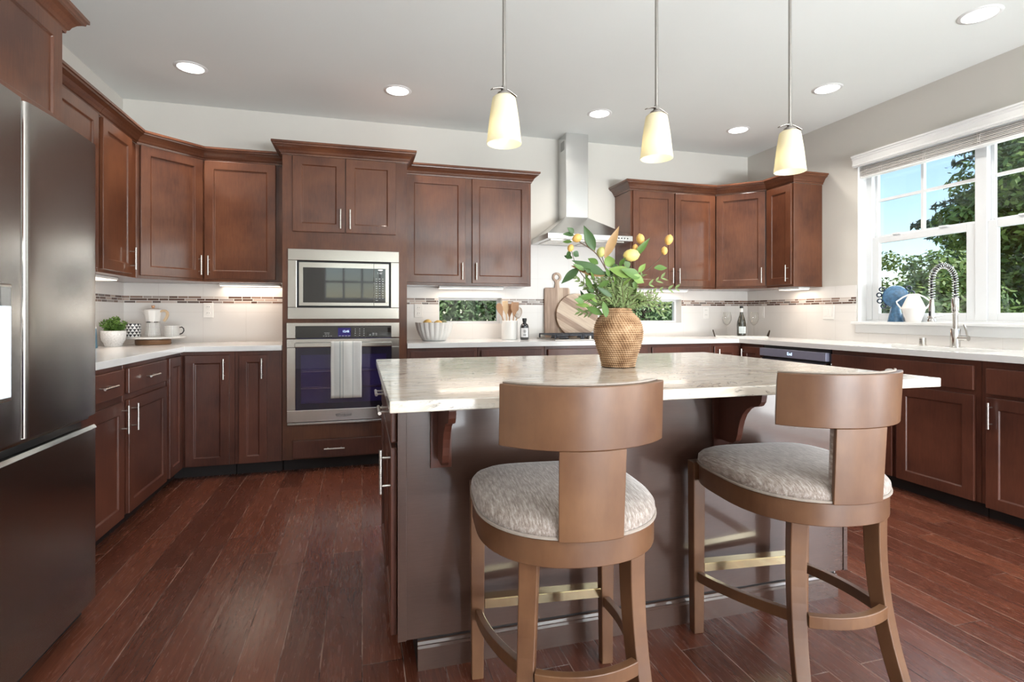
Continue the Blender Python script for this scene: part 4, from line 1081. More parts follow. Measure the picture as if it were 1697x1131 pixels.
    shell(0.078, 0.080, 0.5985, 0.806, -0.004, 0.012, 'back_splat', wd_, st)
    shell(0.2260, 0.2260, 0.8065, 0.951, -0.006, 0.012, 'back_band', wd_, st, nx=26)
    u1 = shell(0.079, 0.081, 0.645, 0.806, 0.0125, 0.036, 'splat_upholstery', M['fabric'], st, bev=0.007)
    u2 = shell(0.2290, 0.2290, 0.8045, 0.9535, 0.0125, 0.038, 'band_upholstery', M['fabric'], st, nx=26, bev=0.009)
    # welt round the edge of the band
    P = []
    def ap(a, z, off): 
        yc = arc_back(z); return ((RR-off)*math.sin(a), yc+RR-(RR-off)*math.cos(a), z)
    A = 0.2275/RR
    P += [ap(-A+2*A*k/24, 0.953, 0.0125) for k in range(25)]+[ap(A+0.004, 0.953-0.147*k/6, 0.0125) for k in range(1, 6)]
    P += [ap(A-2*A*k/24, 0.8055, 0.0125) for k in range(25)]+[ap(-A-0.004, 0.8055+0.147*k/6, 0.0125) for k in range(1, 6)]
    MB().tube(P, 0.0032, 6, closed=True).build('piping', M['piping'], u2, smooth=True)
    return st
make_stool('brown wooden counter stool with pale seat, nearer the refrigerator', (0.526, 1.375, 0), math.radians(-5.5))
make_stool('brown wooden counter stool with pale seat, nearer the sink wall', (1.318, 1.398, 0), math.radians(-5.0))

# ================================================================== LIGHTS ON THE CEILING
CANS = [(-1.087, 3.96, 'round recessed ceiling light above the left corner'), (0.249, 3.96, 'round recessed ceiling light in front of the oven cabinet'),
        (1.851, 3.97, 'round recessed ceiling light in front of the range hood'), (3.19, 3.99, 'round recessed ceiling light above the right corner'),
        (3.226, 3.09, 'round recessed ceiling light in front of the sink window'), (3.227, 2.103, 'round recessed ceiling light nearest the top right corner of the photo')]
for (x, y, lab) in CANS:
    r = thing('recessed_light', lab, 'ceiling light', (x, y, CE), 0, 'recessed ceiling lights')
    MB().lathe([(0.076, -0.0005), (0.080, -0.006), (0.096, -0.004), (0.100, -0.0005)], 32, cap=False).build('trim_ring', M['white'], r, smooth=True)
    MB().lathe([(0, -0.003), (0.078, -0.003), (0.078, -0.0006), (0, -0.0006)], 32).build('lens', M['canlens'], r)
    l_ = add_light('recessed_lamp', 'AREA', (0, 0, -0.008), (0, 0, 0), 8, (1, 0.93, 0.84), shape='DISK', size=0.15, spread=math.radians(130)); l_.parent = r

def pendant(x, y, zb, label, rod_rot=0.0):
    r = thing('pendant_light', label, 'pendant light', (x, y, CE), rod_rot)
    H = 0.172; z0 = zb-CE
    sh = MB().lathe([(0.0625, 0), (0.063, 0.002), (0.0605, 0.02), (0.053, 0.09), (0.044, 0.150), (0.041, 0.164), (0.033, 0.171), (0.018, H), (0.018, H-0.003), (0.031, 0.167), (0.038, 0.161), (0.041, 0.149), (0.050, 0.09), (0.0575, 0.02), (0.0598, 0.002), (0.0605, 0)], 32, (0, 0, z0), cap=False)
    sh.build('glass_shade', M['shade'], r, smooth=True)
    m = MB().lathe([(0, H-0.004), (0.026, H+0.001), (0.024, H+0.010), (0.012, H+0.017), (0.009, H+0.035), (0, H+0.036)], 24, (0, 0, z0))
    cap = m.build('socket_cap', M['nickeld'], r, smooth=True)
    # curved leaf-like strap over the cap
    P = [(-0.052+0.104*k/12, 0, z0+H+0.004+0.020*math.sin(PI*(0.15+0.85*k/12))+0.004*k/12) for k in range(13)]
    MB().bar(P, 0.016, 0.0035).build('strap', M['nickeld'], r, bevel=0.001)
    MB().tube([(0, 0, z0+H+0.03), (0, 0, -0.022)], 0.0062, 10).build('rod', M['nickeld'], r, smooth=True)
    MB().lathe([(0, -0.024), (0.05, -0.022), (0.062, -0.012), (0.063, -0.0006), (0, -0.0006)], 28).build('canopy', M['nickeld'], r, smooth=True)
    MB().lathe([(0, 0.06), (0.016, 0.066), (0.023, 0.085), (0.02, 0.105), (0.012, 0.125), (0.011, 0.165), (0, 0.165)], 16, (0, 0, z0)).build('bulb', M['bulb'], r, smooth=True)
    l_ = add_light('pendant_lamp', 'POINT', (0, 0, z0+0.045), (0, 0, 0), 0.25, (1, 0.93, 0.72), shadow_soft_size=0.02); l_.parent = r
M['bulb'] = plain('bulb', (0.9, 0.9, 0.85), 0.4, emit=(1, 0.92, 0.7), es=0.9)
pendant(0.490, 1.85, 1.722, 'frosted glass pendant light on a rod, leftmost of the row over the island', 0.3)
pendant(1.104, 1.85, 1.718, 'frosted glass pendant light on a rod, middle of the row over the island', 0.2)
pendant(1.736, 1.85, 1.713, 'frosted glass pendant light on a rod, rightmost of the row over the island', -0.1)

# ================================================================== WINDOW BLIND
bl = thing('window_blind', 'raised white horizontal blind with moulded valance over the sink window', 'blind', (0, 0, 0))
vy0, vy1 = WY0-0.05, WY1+0.022
prof = [(0.0, 2.296), (0.028, 2.296), (0.028, 2.302), (0.036, 2.304), (0.036, 2.316), (0.031, 2.322), (0.033, 2.352), (0.041, 2.360), (0.041, 2.370), (0.050, 2.374), (0.052, 2.384), (0.0, 2.384)]
k = len(prof); X0 = XR-0.0008
MB().add([(X0-p, y, z) for y in (vy0, vy1) for p, z in prof], [(i, (i+1) % k, k+(i+1) % k, k+i) for i in range(k)]+[tuple(range(k)), tuple(range(2*k-1, k-1, -1))]).build('valance', M['white'], bl)
m = MB(); sy0, sy1 = WY0+0.008, WY1-0.008
sb = XR+0.012
for q in range(7):
    z = 2.222+q*0.0112
    m.box(sb-(0.003 if q % 2 else 0), sb+0.050, sy0, sy1, z, z+0.0045)
m.build('slat_stack', M['slat'], bl)
MB().box(sb+0.001, sb+0.049, sy0, sy1, 2.203, 2.219).build('bottom_rail', M['white'], bl, bevel=0.003)
m = MB()
for yc in (3.33, 3.20, 2.87, 2.52, 2.18, 1.86):
    for dy in (-0.012, 0.012): m.tube([(sb-0.0015, yc+dy, 2.210), (sb-0.003, yc+dy*0.4, 2.250), (sb-0.0015, yc+dy, 2.298)], 0.0012, 5)
m.build('ladder_cord', M['slat'], bl)

# ================================================================== SMALL THINGS: helpers
def leaf_quad(mb, base, d, up, L, Wd, fold=0.25, curl=0.15, mi=0, n=5, tipp=1.0):
    """a pointed leaf: base, direction, normal"""
    base = Vector(base); d = Vector(d).normalized(); up = Vector(up); up = (up-d*up.dot(d))
    up = up.normalized() if up.length > 1e-6 else d.orthogonal().normalized()
    s = d.cross(up)
    vs = []; fs = []
    for i in range(n+1):
        t = i/n
        w = Wd/2*(math.sin(PI*min(1.0, 0.02+0.98*t)**0.82)**1.05+0.01)
        c = base+d*(L*t)-up*(curl*L*t*t)
        vs += [c-s*w+up*(fold*w), c, c+s*w+up*(fold*w)]
    for i in range(n):
        a = i*3; fs += [(a, a+1, a+4, a+3), (a+1, a+2, a+5, a+4)]
    mb.add(vs, fs, mi)

def rnd(a, b): return random.uniform(a, b)
def rdir():
    while True:
        v = Vector((rnd(-1, 1), rnd(-1, 1), rnd(-1, 1)))
        if 0.1 < v.length < 1: return v.normalized()

# --- rope vase and lemon branches on the island
VX, VY = 1.011, 1.990
def rope_mat():
    mm, n, l, p = newmat('seagrass_rope'); tc = n.new('ShaderNodeTexCoord'); sx = n.new('ShaderNodeSeparateXYZ'); l.new(tc.outputs['Object'], sx.inputs[0])
    at = math_(n, l, 'ARCTAN2', sx.outputs['Y'], sx.outputs['X'])
    fz = math_(n, l, 'FRACT', math_(n, l, 'DIVIDE', math_(n, l, 'SUBTRACT', sx.outputs['Z'], 0.0008), 0.239/27)); rw = math_(n, l, 'FLOOR', math_(n, l, 'DIVIDE', math_(n, l, 'SUBTRACT', sx.outputs['Z'], 0.0008), 0.239/27))
    tw_ = math_(n, l, 'SINE', math_(n, l, 'ADD', math_(n, l, 'MULTIPLY', at, 52.0), math_(n, l, 'ADD', math_(n, l, 'MULTIPLY', fz, 3.6), math_(n, l, 'MULTIPLY', rw, 2.6))))
    nz = n.new('ShaderNodeTexNoise'); nz.inputs['Scale'].default_value = 26; nz.inputs['Detail'].default_value = 4; l.new(tc.outputs['Object'], nz.inputs['Vector'])
    edge = math_(n, l, 'POWER', math_(n, l, 'ABSOLUTE', math_(n, l, 'MULTIPLY_ADD', fz, 2.0, -1.0)), 3.0)
    f = math_(n, l, 'SUBTRACT', math_(n, l, 'ADD', math_(n, l, 'MULTIPLY', tw_, 0.15), nz.outputs['Fac']), math_(n, l, 'MULTIPLY', edge, 0.22))
    r = ramp(n, [(0.2, (0.16, 0.075, 0.03)), (0.5, (0.42, 0.245, 0.125)), (0.85, (0.66, 0.47, 0.30))]); l.new(f, r.inputs['Fac']); l.new(r.outputs['Color'], p.inputs['Base Color'])
    p.inputs['Roughness'].default_value = 0.75
    b = n.new('ShaderNodeBump'); b.inputs['Strength'].default_value = 0.7; b.inputs['Distance'].default_value = 0.003; l.new(f, b.inputs['Height']); l.new(b.outputs['Normal'], p.inputs['Normal'])
    return mm
M['rope'] = rope_mat()
cpts = [(0.0690, 0.000), (0.0705, 0.012), (0.0780, 0.045), (0.0905, 0.080), (0.0995, 0.115), (0.1015, 0.145), (0.0975, 0.170), (0.0870, 0.195), (0.0720, 0.212), (0.0590, 0.222), (0.0545, 0.232), (0.0555, 0.240)]
def interp(pts, z):
    for (r0, z0), (r1, z1) in zip(pts, pts[1:]):
        if z0 <= z <= z1: return r0+(r1-r0)*(z-z0)/(z1-z0)
    return pts[-1][0]
prof = [(0.0, 0.0008)]
NC = 27
for c_ in range(NC):
    for q in range(5):
        z = 0.0008+(c_+q/5)*0.239/NC
        prof.append((interp(cpts, z)-0.0045+0.0055*math.sin(PI*(q+0.5)/5), z))
prof += [(0.050, 0.2402), (0.047, 0.236), (0.060, 0.205), (0.085, 0.14), (0.055, 0.02), (0, 0.018)]
v = MB().lathe(prof, 64).build('vase', M['rope'], smooth=True, ang=80)
v.location = (VX, VY, CT+0.0005)
setp(v, 'round woven seagrass rope vase in the middle of the island', 'vase')

bq = thing('lemon_bouquet', 'artificial lemon branches and green foliage standing in the rope vase', 'plant', (VX, VY, CT), -YAW)
K = 0.000547; RIM = 0.236
def B(px, py, y=0.0): return Vector(((px-560)*K, y, RIM+(660-py)*K))
stems = MB()
def stem(pts, r=0.0022):
    P = [Vector(p) for p in pts]; Q = []
    n = len(P)
    for i in range(n-1):
        p0, p1, p2, p3 = P[max(i-1, 0)], P[i], P[i+1], P[min(i+2, n-1)]
        for k in range(6):
            t = k/6; Q.append(0.5*((2*p1)+(p2-p0)*t+(2*p0-5*p1+4*p2-p3)*t*t+(3*p1-p0-3*p2+p3)*t**3))
    Q.append(P[-1]); stems.tube(Q, [r*(1-0.45*i/len(Q)) for i in range(len(Q))], 6); return Q
root0 = Vector((0, 0, 0.06))
neck = lambda x, y=0.0: Vector((x, y, RIM+0.01))
stem([root0, neck(-0.01, -0.01), B(480, 420, -0.03), B(380, 260, -0.06), B(270, 180, -0.06), B(238, 160, -0.06)], 0.0028)
stem([B(470, 400, -0.03), B(418, 260, -0.05)])
stem([root0, neck(-0.03), B(330, 460, -0.02), B(240, 340, -0.03), B(205, 230, -0.03)])
stem([root0, neck(0.015), B(620, 500, 0.02), B(650, 380, -0.02), B(640, 290, -0.05)])
stem([root0, neck(0.03), B(680, 480, 0.03), B(700, 320, 0.04), B(708, 200, 0.05), B(735, 150, 0.05)])
stem([root0, neck(0.04, 0.01), B(720, 430, 0.0), B(800, 348, 0.0), B(870, 290, 0.02), B(915, 230, 0.02), B(948, 160, 0.02)])
def lemon(px, py, y, L, W_, tilt, mat, ax=(0, 0, 1)):
    p_ = [(0, -0.5), (0.08, -0.47), (0.26, -0.40), (0.42, -0.24), (0.5, -0.02), (0.46, 0.2), (0.33, 0.37), (0.15, 0.45), (0.07, 0.50), (0, 0.52)]
    m_ = MB().lathe([(r*W_, z*L) for r, z in p_], 16, M=Matrix.Translation(B(px, py, y)) @ Matrix.Rotation(tilt, 4, 'Y'))
    return m_.build('lemon', mat, bq, smooth=True, ang=80)
lemon(238, 143, -0.06, 0.042, 0.034, 1.1, M['lemon']); lemon(197, 208, -0.03, 0.032, 0.026, 0.4, M['lemon'])
lemon(418, 243, -0.05, 0.046, 0.038, 0.5, M['lemong']); lemon(637, 266, -0.05, 0.068, 0.051, 1.5, M['lemony'])
lemon(748, 121, 0.05, 0.046, 0.035, -0.2, M['lemon']); lemon(708, 188, 0.05, 0.032, 0.024, 0.1, M['lemon'])
lemon(950, 135, 0.02, 0.046, 0.034, 0.3, M['lemon']); lemon(916, 218, 0.02, 0.036, 0.027, 0.0, M['lemon'])
BIG = [  # base px, tip px, y, width, material
    ((365, 232), (285, 52), -0.06, 0.040, 'two'), ((440, 288), (537, 62), -0.06, 0.036, 'bronze'), ((698, 258), (805, 122), 0.04, 0.026, 'leaf'),
    ((255, 362), (122, 472), -0.05, 0.034, 'leafd'), ((442, 408), (200, 302), -0.06, 0.040, 'two'), ((372, 562), (226, 585), -0.06, 0.028, 'leaf'),
    ((640, 420), (470, 358), -0.06, 0.052, 'lime'), ((700, 430), (560, 370), -0.05, 0.042, 'leaf'), ((492, 570), (380, 500), -0.06, 0.022, 'leafd'), ((830, 352), (942, 345), 0.0, 0.026, 'leaf'),
    ((700, 390), (757, 318), -0.03, 0.022, 'lime'), ((552, 345), (584, 288), -0.05, 0.018, 'leaf'), ((395, 330), (322, 285), -0.05, 0.026, 'leaf'),
    ((500, 350), (470, 255), -0.02, 0.045, 'pale'), ((640, 420), (740, 465), -0.06, 0.038, 'lime'), ((470, 455), (380, 510), -0.07, 0.022, 'leaf'),
    ((345, 520), (305, 405), -0.05, 0.022, 'leaf'), ((215, 120), (130, 118), -0.06, 0.022, 'leafd'), ((215, 105), (165, 72), -0.06, 0.022, 'leafd'),
    ((200, 170), (132, 166), -0.06, 0.016, 'leaf'), ((210, 285), (150, 258), -0.03, 0.020, 'leafd'), ((215, 240), (262, 268), -0.03, 0.028, 'leafd'), ((185, 225), (180, 292), -0.03, 0.02, 'leafd'),
    ((420, 700), (300, 640), -0.07, 0.03, 'leaf'), ((440, 720), (425, 600), -0.09, 0.03, 'leaf'), ((640, 350), (600, 300), 0.0, 0.03, 'leaf')]
mb_ = {'leaf': MB(), 'leafd': MB(), 'lime': MB(), 'bronze': MB(), 'pale': MB()}
for (b_, t_, y, wd_, kd) in BIG:
    p0, p1 = B(*b_, y), B(*t_, y+rnd(-0.03, 0.03)); dd = p1-p0
    nv = Vector((rnd(-0.3, 0.3), -1, rnd(0.1, 0.5)))
    if kd == 'two':
        leaf_quad(mb_['leafd'], p0, dd, nv, dd.length, wd_, 0.3, 0.05, n=8)
        leaf_quad(mb_['bronze'], p0+Vector((0, 0.004, -0.004)), dd+Vector((0.01, 0.01, -0.02)), nv, dd.length*0.97, wd_, 0.3, 0.05, n=8)
    else: leaf_quad(mb_[kd], p0, dd, nv, dd.length, wd_, 0.3, 0.08, n=8)
# rounded eucalyptus-like leaves and random medium leaves
for k_ in range(46):
    a = rnd(-1, 1); p0 = B(rnd(270, 700), rnd(380, 640), rnd(-0.09, 0.07))
    d_ = (p0-Vector((0, 0, RIM-0.05))).normalized()+rdir()*0.6
    leaf_quad(mb_[random.choice(['leaf', 'leafd', 'leafd', 'leaf', 'lime'])], p0, d_, Vector((rnd(-.5, .5), -1, rnd(0, .8))), rnd(0.03, 0.06), rnd(0.014, 0.026), 0.25, 0.1)
for k_, nm, mt in (('leaf', 'leaves', 'leaf'), ('leafd', 'leaves', 'leafd'), ('lime', 'leaves', 'leafl'), ('bronze', 'leaves', 'leafb'), ('pale', 'leaves', 'leafl')):
    mb_[k_].build(nm, M[mt], bq, smooth=True, ang=80, fix=False)
# fern fronds
fm = MB()
for k_ in range(70):
    a = rnd(-1.1, 1.1); yy = rnd(-0.9, 0.9)
    L = rnd(0.10, 0.20); d0 = Vector((math.sin(a), yy*0.6, math.cos(a)*0.85+0.1)).normalized()
    base = Vector((rnd(-0.03, 0.03), rnd(-0.03, 0.03), RIM-0.01))
    P = [base+d0*(L*t)+Vector((0, 0, -0.028*L*9*t*t*abs(math.sin(a)))) for t in [i/9 for i in range(10)]]
    stems.tube(P, 0.0009, 4)
    for i in range(2, 10):
        p0 = P[i]; dd = (P[i]-P[i-1]).normalized()
        for sg in (-1, 1):
            s_ = dd.cross(Vector((0, -1, 0.2))).normalized()*sg
            for q in range(2):
                leaf_quad(fm, p0-dd*(0.006*q), dd*0.7+s_*0.8+rdir()*0.25, Vector((0, -1, 0.4)), rnd(0.013, 0.027), rnd(0.0035, 0.006), 0.1, 0.1, n=3)
# the small-leaved sprays leaning out to the right
for pts in ([(640, 560), (760, 540), (860, 520), (975, 505)], [(640, 600), (740, 600), (820, 625), (905, 632)], [(640, 620), (720, 600), (790, 640), (870, 680)], [(650, 540), (780, 480), (870, 430)], [(470, 600), (380, 520), (300, 480), (245, 430)], [(470, 640), (390, 660), (330, 690), (270, 680)]):
    Q = stem([B(px, py, -0.02) for px, py in pts], 0.0011)
    for i in range(6, len(Q), 3):
        dd = (Q[i]-Q[i-1]).normalized()
        for sg in (-1, 1): leaf_quad(fm, Q[i], dd+Vector((0, rnd(-.3, .3), 0.7*sg)), Vector((0, -1, 0.5)), rnd(0.022, 0.034), rnd(0.008, 0.011), 0.2, 0.1, n=4)
setp(fm.build('fern_foliage', M['fern'], bq, fix=False), kind='stuff')
stems.build('branches', M['stem'], bq, smooth=True, fix=False)

# --- left counter group
ZT = CT+0.0006
pl = thing('potted_plant', 'small green plant in a speckled white pot on the left worktop', 'plant', (-1.605, 4.17, ZT))
M['speck'] = plain('speckled_pot', (0.72, 0.71, 0.70), 0.5, var=0.5, vscale=160)
MB().lathe([(0, 0), (0.046, 0), (0.049, 0.006), (0.053, 0.022), (0.066, 0.04), (0.071, 0.066), (0.0705, 0.104), (0.066, 0.106), (0.064, 0.10), (0.062, 0.085), (0, 0.085)], 36).build('pot', M['speck'], pl, smooth=True)
MB().lathe([(0, 0.0855), (0.0615, 0.0855), (0.055, 0.092), (0, 0.095)], 20).build('soil', M['stem'], pl)
m = MB(); m2 = MB()
for k_ in range(95):
    a = rnd(0, 2*PI); tl = rnd(0, 0.95)
    d_ = Vector((math.cos(a)*tl, math.sin(a)*tl, 1)).normalized(); L = rnd(0.055, 0.105)*(1-0.25*tl)
    p0 = Vector((d_.x*0.03, d_.y*0.03, 0.09)); P = [p0+d_*L*t/4 for t in range(5)]
    m2.tube(P, 0.0009, 4)
    for q in range(1, 5):
        for sg in range(3): leaf_quad(m, P[q], d_*0.5+rdir()*0.8, rdir(), rnd(0.014, 0.024), rnd(0.008, 0.013), 0.2, 0.1, n=3)
m2.build('stems', M['leafd'], pl, fix=False); m.build('foliage', M['potleaf'] if 'potleaf' in M else M['leaf'], pl, fix=False)

LX, LY = -1.455, 4.425
ls = thing('lazy_susan', 'round white tray on a low wooden turntable base beside the plant', 'tray', (LX, LY, ZT))
MB().lathe([(0, 0), (0.108, 0), (0.110, 0.003), (0.110, 0.030), (0.107, 0.033), (0, 0.033)], 40).build('wooden_base', M['midwood'], ls, smooth=True)
MB().lathe([(0, 0.033), (0.05, 0.033), (0.05, 0.041), (0.190, 0.041), (0.203, 0.047), (0.205, 0.052), (0.203, 0.055), (0, 0.055)], 56).build('plate', M['ceramic'], ls, smooth=True)
ZP = ZT+0.0555
mk = thing('moka_pot', 'white moka pot with wooden handle on the turntable tray', 'coffee pot', (LX-0.005, LY+0.01, ZP), -YAW+0.05)
def oct_(r, z, a): 
    q = PI/4; b = (a % q)-q/2
    return r*(0.35+0.65*math.cos(q/2)/math.cos(b)) if r > 0.03 else r
def grid_mat(name, w, h):
    mm, n, l, p = newmat(name); tc = n.new('ShaderNodeTexCoord'); sx = n.new('ShaderNodeSeparateXYZ'); l.new(tc.outputs['Object'], sx.inputs[0])
    at = math_(n, l, 'MULTIPLY', math_(n, l, 'ARCTAN2', sx.outputs['Y'], sx.outputs['X']), 0.045)
    fa = math_(n, l, 'FRACT', math_(n, l, 'DIVIDE', at, w)); fz = math_(n, l, 'FRACT', math_(n, l, 'DIVIDE', sx.outputs['Z'], h))
    e = math_(n, l, 'MAXIMUM', math_(n, l, 'GREATER_THAN', fa, 0.80), math_(n, l, 'GREATER_THAN', fz, 0.80))
    mx = n.new('ShaderNodeMix'); mx.data_type = 'RGBA'; mx.inputs['A'].default_value = (0.78, 0.77, 0.75, 1); mx.inputs['B'].default_value = (0.22, 0.22, 0.22, 1)
    l.new(e, mx.inputs['Factor']); l.new(mx.outputs['Result'], p.inputs['Base Color']); p.inputs['Roughness'].default_value = 0.3
    return mm
M['grid'] = grid_mat('black_grid_glaze', 0.0088, 0.0098)
MB().lathe([(0, 0), (0.054, 0), (0.055, 0.004), (0.043, 0.100), (0, 0.100)], 48, fn=oct_).build('boiler', M['grid'], mk, smooth=True, ang=30)
MB().lathe([(0, 0.1005), (0.046, 0.1005), (0.047, 0.108), (0, 0.108)], 40).build('collar', M['chrome'], mk, smooth=True)
m = MB().lathe([(0, 0.1085), (0.044, 0.1085), (0.056, 0.186), (0.055, 0.189), (0, 0.189)], 48, fn=oct_)
m.add([(-0.050, -0.020, 0.186), (-0.050, 0.020, 0.186), (-0.085, 0.0, 0.188), (-0.049, -0.012, 0.150), (-0.049, 0.012, 0.150)], [(0, 2, 1), (0, 3, 2), (1, 2, 4), (3, 4, 2), (0, 1, 4, 3)])
m.build('jug', M['ceramic'], mk, smooth=True, ang=30)
MB().lathe([(0, 0.1895), (0.055, 0.1895), (0.050, 0.196), (0.020, 0.204), (0, 0.205)], 32, fn=oct_).build('lid', M['ceramic'], mk, smooth=True, ang=30)
MB().lathe([(0, 0.205), (0.008, 0.205), (0.009, 0.212), (0.012, 0.218), (0.012, 0.224), (0, 0.225)], 16).build('lid_knob', M['copper'] if 'copper' in M else M['spoon'], mk, smooth=True)
P = [(0.048, 0, 0.178), (0.066, 0, 0.186), (0.088, 0, 0.186), (0.100, 0, 0.174), (0.102, 0, 0.155), (0.094, 0, 0.135), (0.082, 0, 0.118), (0.075, 0, 0.110)]
MB().bar(P, 0.012, [0.014, 0.015, 0.017, 0.020, 0.020, 0.020, 0.019, 0.018], side=(0, 1, 0)).build('handle', M['lightwood'], mk, bevel=0.004)

def tri_mat():
    mm, n, l, p = newmat('black_triangle_print'); tc = n.new('ShaderNodeTexCoord'); sx = n.new('ShaderNodeSeparateXYZ'); l.new(tc.outputs['Object'], sx.inputs[0])
    at = math_(n, l, 'MULTIPLY', math_(n, l, 'ARCTAN2', sx.outputs['Y'], sx.outputs['X']), 0.042)
    zr = math_(n, l, 'DIVIDE', sx.outputs['Z'], 0.019); rw = math_(n, l, 'FLOOR', zr); fz = math_(n, l, 'FRACT', zr)
    fa = math_(n, l, 'FRACT', math_(n, l, 'ADD', math_(n, l, 'DIVIDE', at, 0.0220), math_(n, l, 'MULTIPLY', rw, 0.5)))
    d_ = math_(n, l, 'MULTIPLY', math_(n, l, 'ABSOLUTE', math_(n, l, 'SUBTRACT', fa, 0.5)), 2.0)
    e = math_(n, l, 'LESS_THAN', d_, fz)
    mx = n.new('ShaderNodeMix'); mx.data_type = 'RGBA'; mx.inputs['A'].default_value = (0.78, 0.78, 0.77, 1); mx.inputs['B'].default_value = (0.02, 0.022, 0.025, 1)
    l.new(e, mx.inputs['Factor']); l.new(mx.outputs['Result'], p.inputs['Base Color']); p.inputs['Roughness'].default_value = 0.3
    return mm
M['tri'] = tri_mat()
def mug(label, loc, rz, r, h, mat, hmat):
    t = thing('mug', label, 'mug', loc, rz)
    MB().lathe([(0, 0), (r*0.92, 0), (r, 0.006), (r, h-0.002), (r-0.002, h), (r-0.004, h-0.002), (r-0.004, 0.008), (0, 0.006)], 36).build('cup', mat, t, smooth=True)
    P = [(r*0.98, 0, h*0.82), (r+0.014, 0, h*0.85), (r+0.026, 0, h*0.72), (r+0.028, 0, h*0.5), (r+0.018, 0, h*0.3), (r*0.98, 0, h*0.2)]
    MB().tube(P, 0.0042, 8).build('handle', hmat, t, smooth=True)
mug('black and white triangle-patterned mug on the turntable tray', (LX-0.105, LY-0.060, ZP), PI*0.75, 0.046, 0.094, M['tri'], M['ceramic'])
mug('white mug with black grid lines right of the moka pot', (LX+0.135, LY-0.045, ZP), -0.15, 0.050, 0.080, M['grid'], M['black'])
sc = MB().lathe([(0, 0), (0.03, 0), (0.05, 0.004), (0.062, 0.010), (0.062, 0.012), (0.05, 0.007), (0, 0.004)], 32)
tp = thing('tea_packet', 'blue patterned packet half hidden behind the refrigerator', 'packet', (-1.668, 3.99, ZT), 0.2)
M['bluepat'] = plain('blue_packet', (0.03, 0.12, 0.20), 0.4, var=0.8, vscale=45)
m = MB(); 
m.add([(-0.04, -0.022, 0), (0.04, -0.022, 0), (0.04, 0.022, 0), (-0.04, 0.022, 0), (-0.038, -0.016, 0.08), (0.038, -0.016, 0.08), (0.038, 0.016, 0.08), (-0.038, 0.016, 0.08), (-0.036, -0.002, 0.125), (0.036, -0.002, 0.125), (0.036, 0.002, 0.125), (-0.036, 0.002, 0.125)],
      [(3, 2, 1, 0), (0, 1, 5, 4), (1, 2, 6, 5), (2, 3, 7, 6), (3, 0, 4, 7), (4, 5, 9, 8), (5, 6, 10, 9), (6, 7, 11, 10), (7, 4, 8, 11), (8, 9, 10, 11)]).build('pouch', M['bluepat'], tp, bevel=0.003)
MB().box(-0.037, 0.037, -0.003, 0.003, 0.1252, 0.135).build('fold_clip', M['ceramic'], tp)

# --- middle counter: fluted bowl with fruit, crock of utensils, bottle, boards
bw = thing('fluted_bowl', 'white fluted ceramic bowl on the worktop right of the oven', 'bowl', (0.575, 4.42, ZT))
flute = lambda amp: (lambda r, z, a: r*(1+amp*min(1, z/0.04)*(abs(math.cos(a*10))-0.6)))
MB().lathe([(0, 0), (0.088, 0), (0.098, 0.005), (0.122, 0.045), (0.139, 0.090), (0.149, 0.135), (0.152, 0.150), (0.146, 0.150), (0.142, 0.135), (0.131, 0.090), (0.114, 0.045), (0.085, 0.016), (0, 0.012)], 120, fn=flute(0.085)).build('shell', M['ceramic'], bw, smooth=True, ang=60)
def fruit(x, y, z, r, mat, label, seed):
    o = MB().lathe([(0, -1), (0.35, -0.93), (0.75, -0.65), (1, -0.05), (0.85, 0.5), (0.5, 0.84), (0.2, 0.98), (0, 1.02)], 18).build('pear', M[mat], smooth=True, ang=80)
    o.scale = (r, r, r*1.05); o.rotation_euler = (0.5*seed, 0.4, seed); o.location = (x, y, z)
    setp(o, label, 'fruit', 'fruit in the fluted bowl')
M['fruity'] = plain('fruit_yellow', (0.62, 0.40, 0.12), 0.45, var=0.25, vscale=3)
M['fruitg'] = plain('fruit_green', (0.11, 0.12, 0.045), 0.45, var=0.4, vscale=3)
fruit(0.515, 4.40, ZT+0.132, 0.042, 'fruity', 'yellow fruit at the left of the fluted bowl', 0.4)
fruit(0.600, 4.39, ZT+0.128, 0.041, 'fruity', 'yellow fruit in the middle of the fluted bowl', 1.4)
fruit(0.650, 4.455, ZT+0.132, 0.039, 'fruitg', 'dark green fruit at the right of the fluted bowl', 2.4)
fruit(0.560, 4.485, ZT+0.112, 0.041, 'fruitg', 'dark green fruit at the back of the fluted bowl', 3.0)

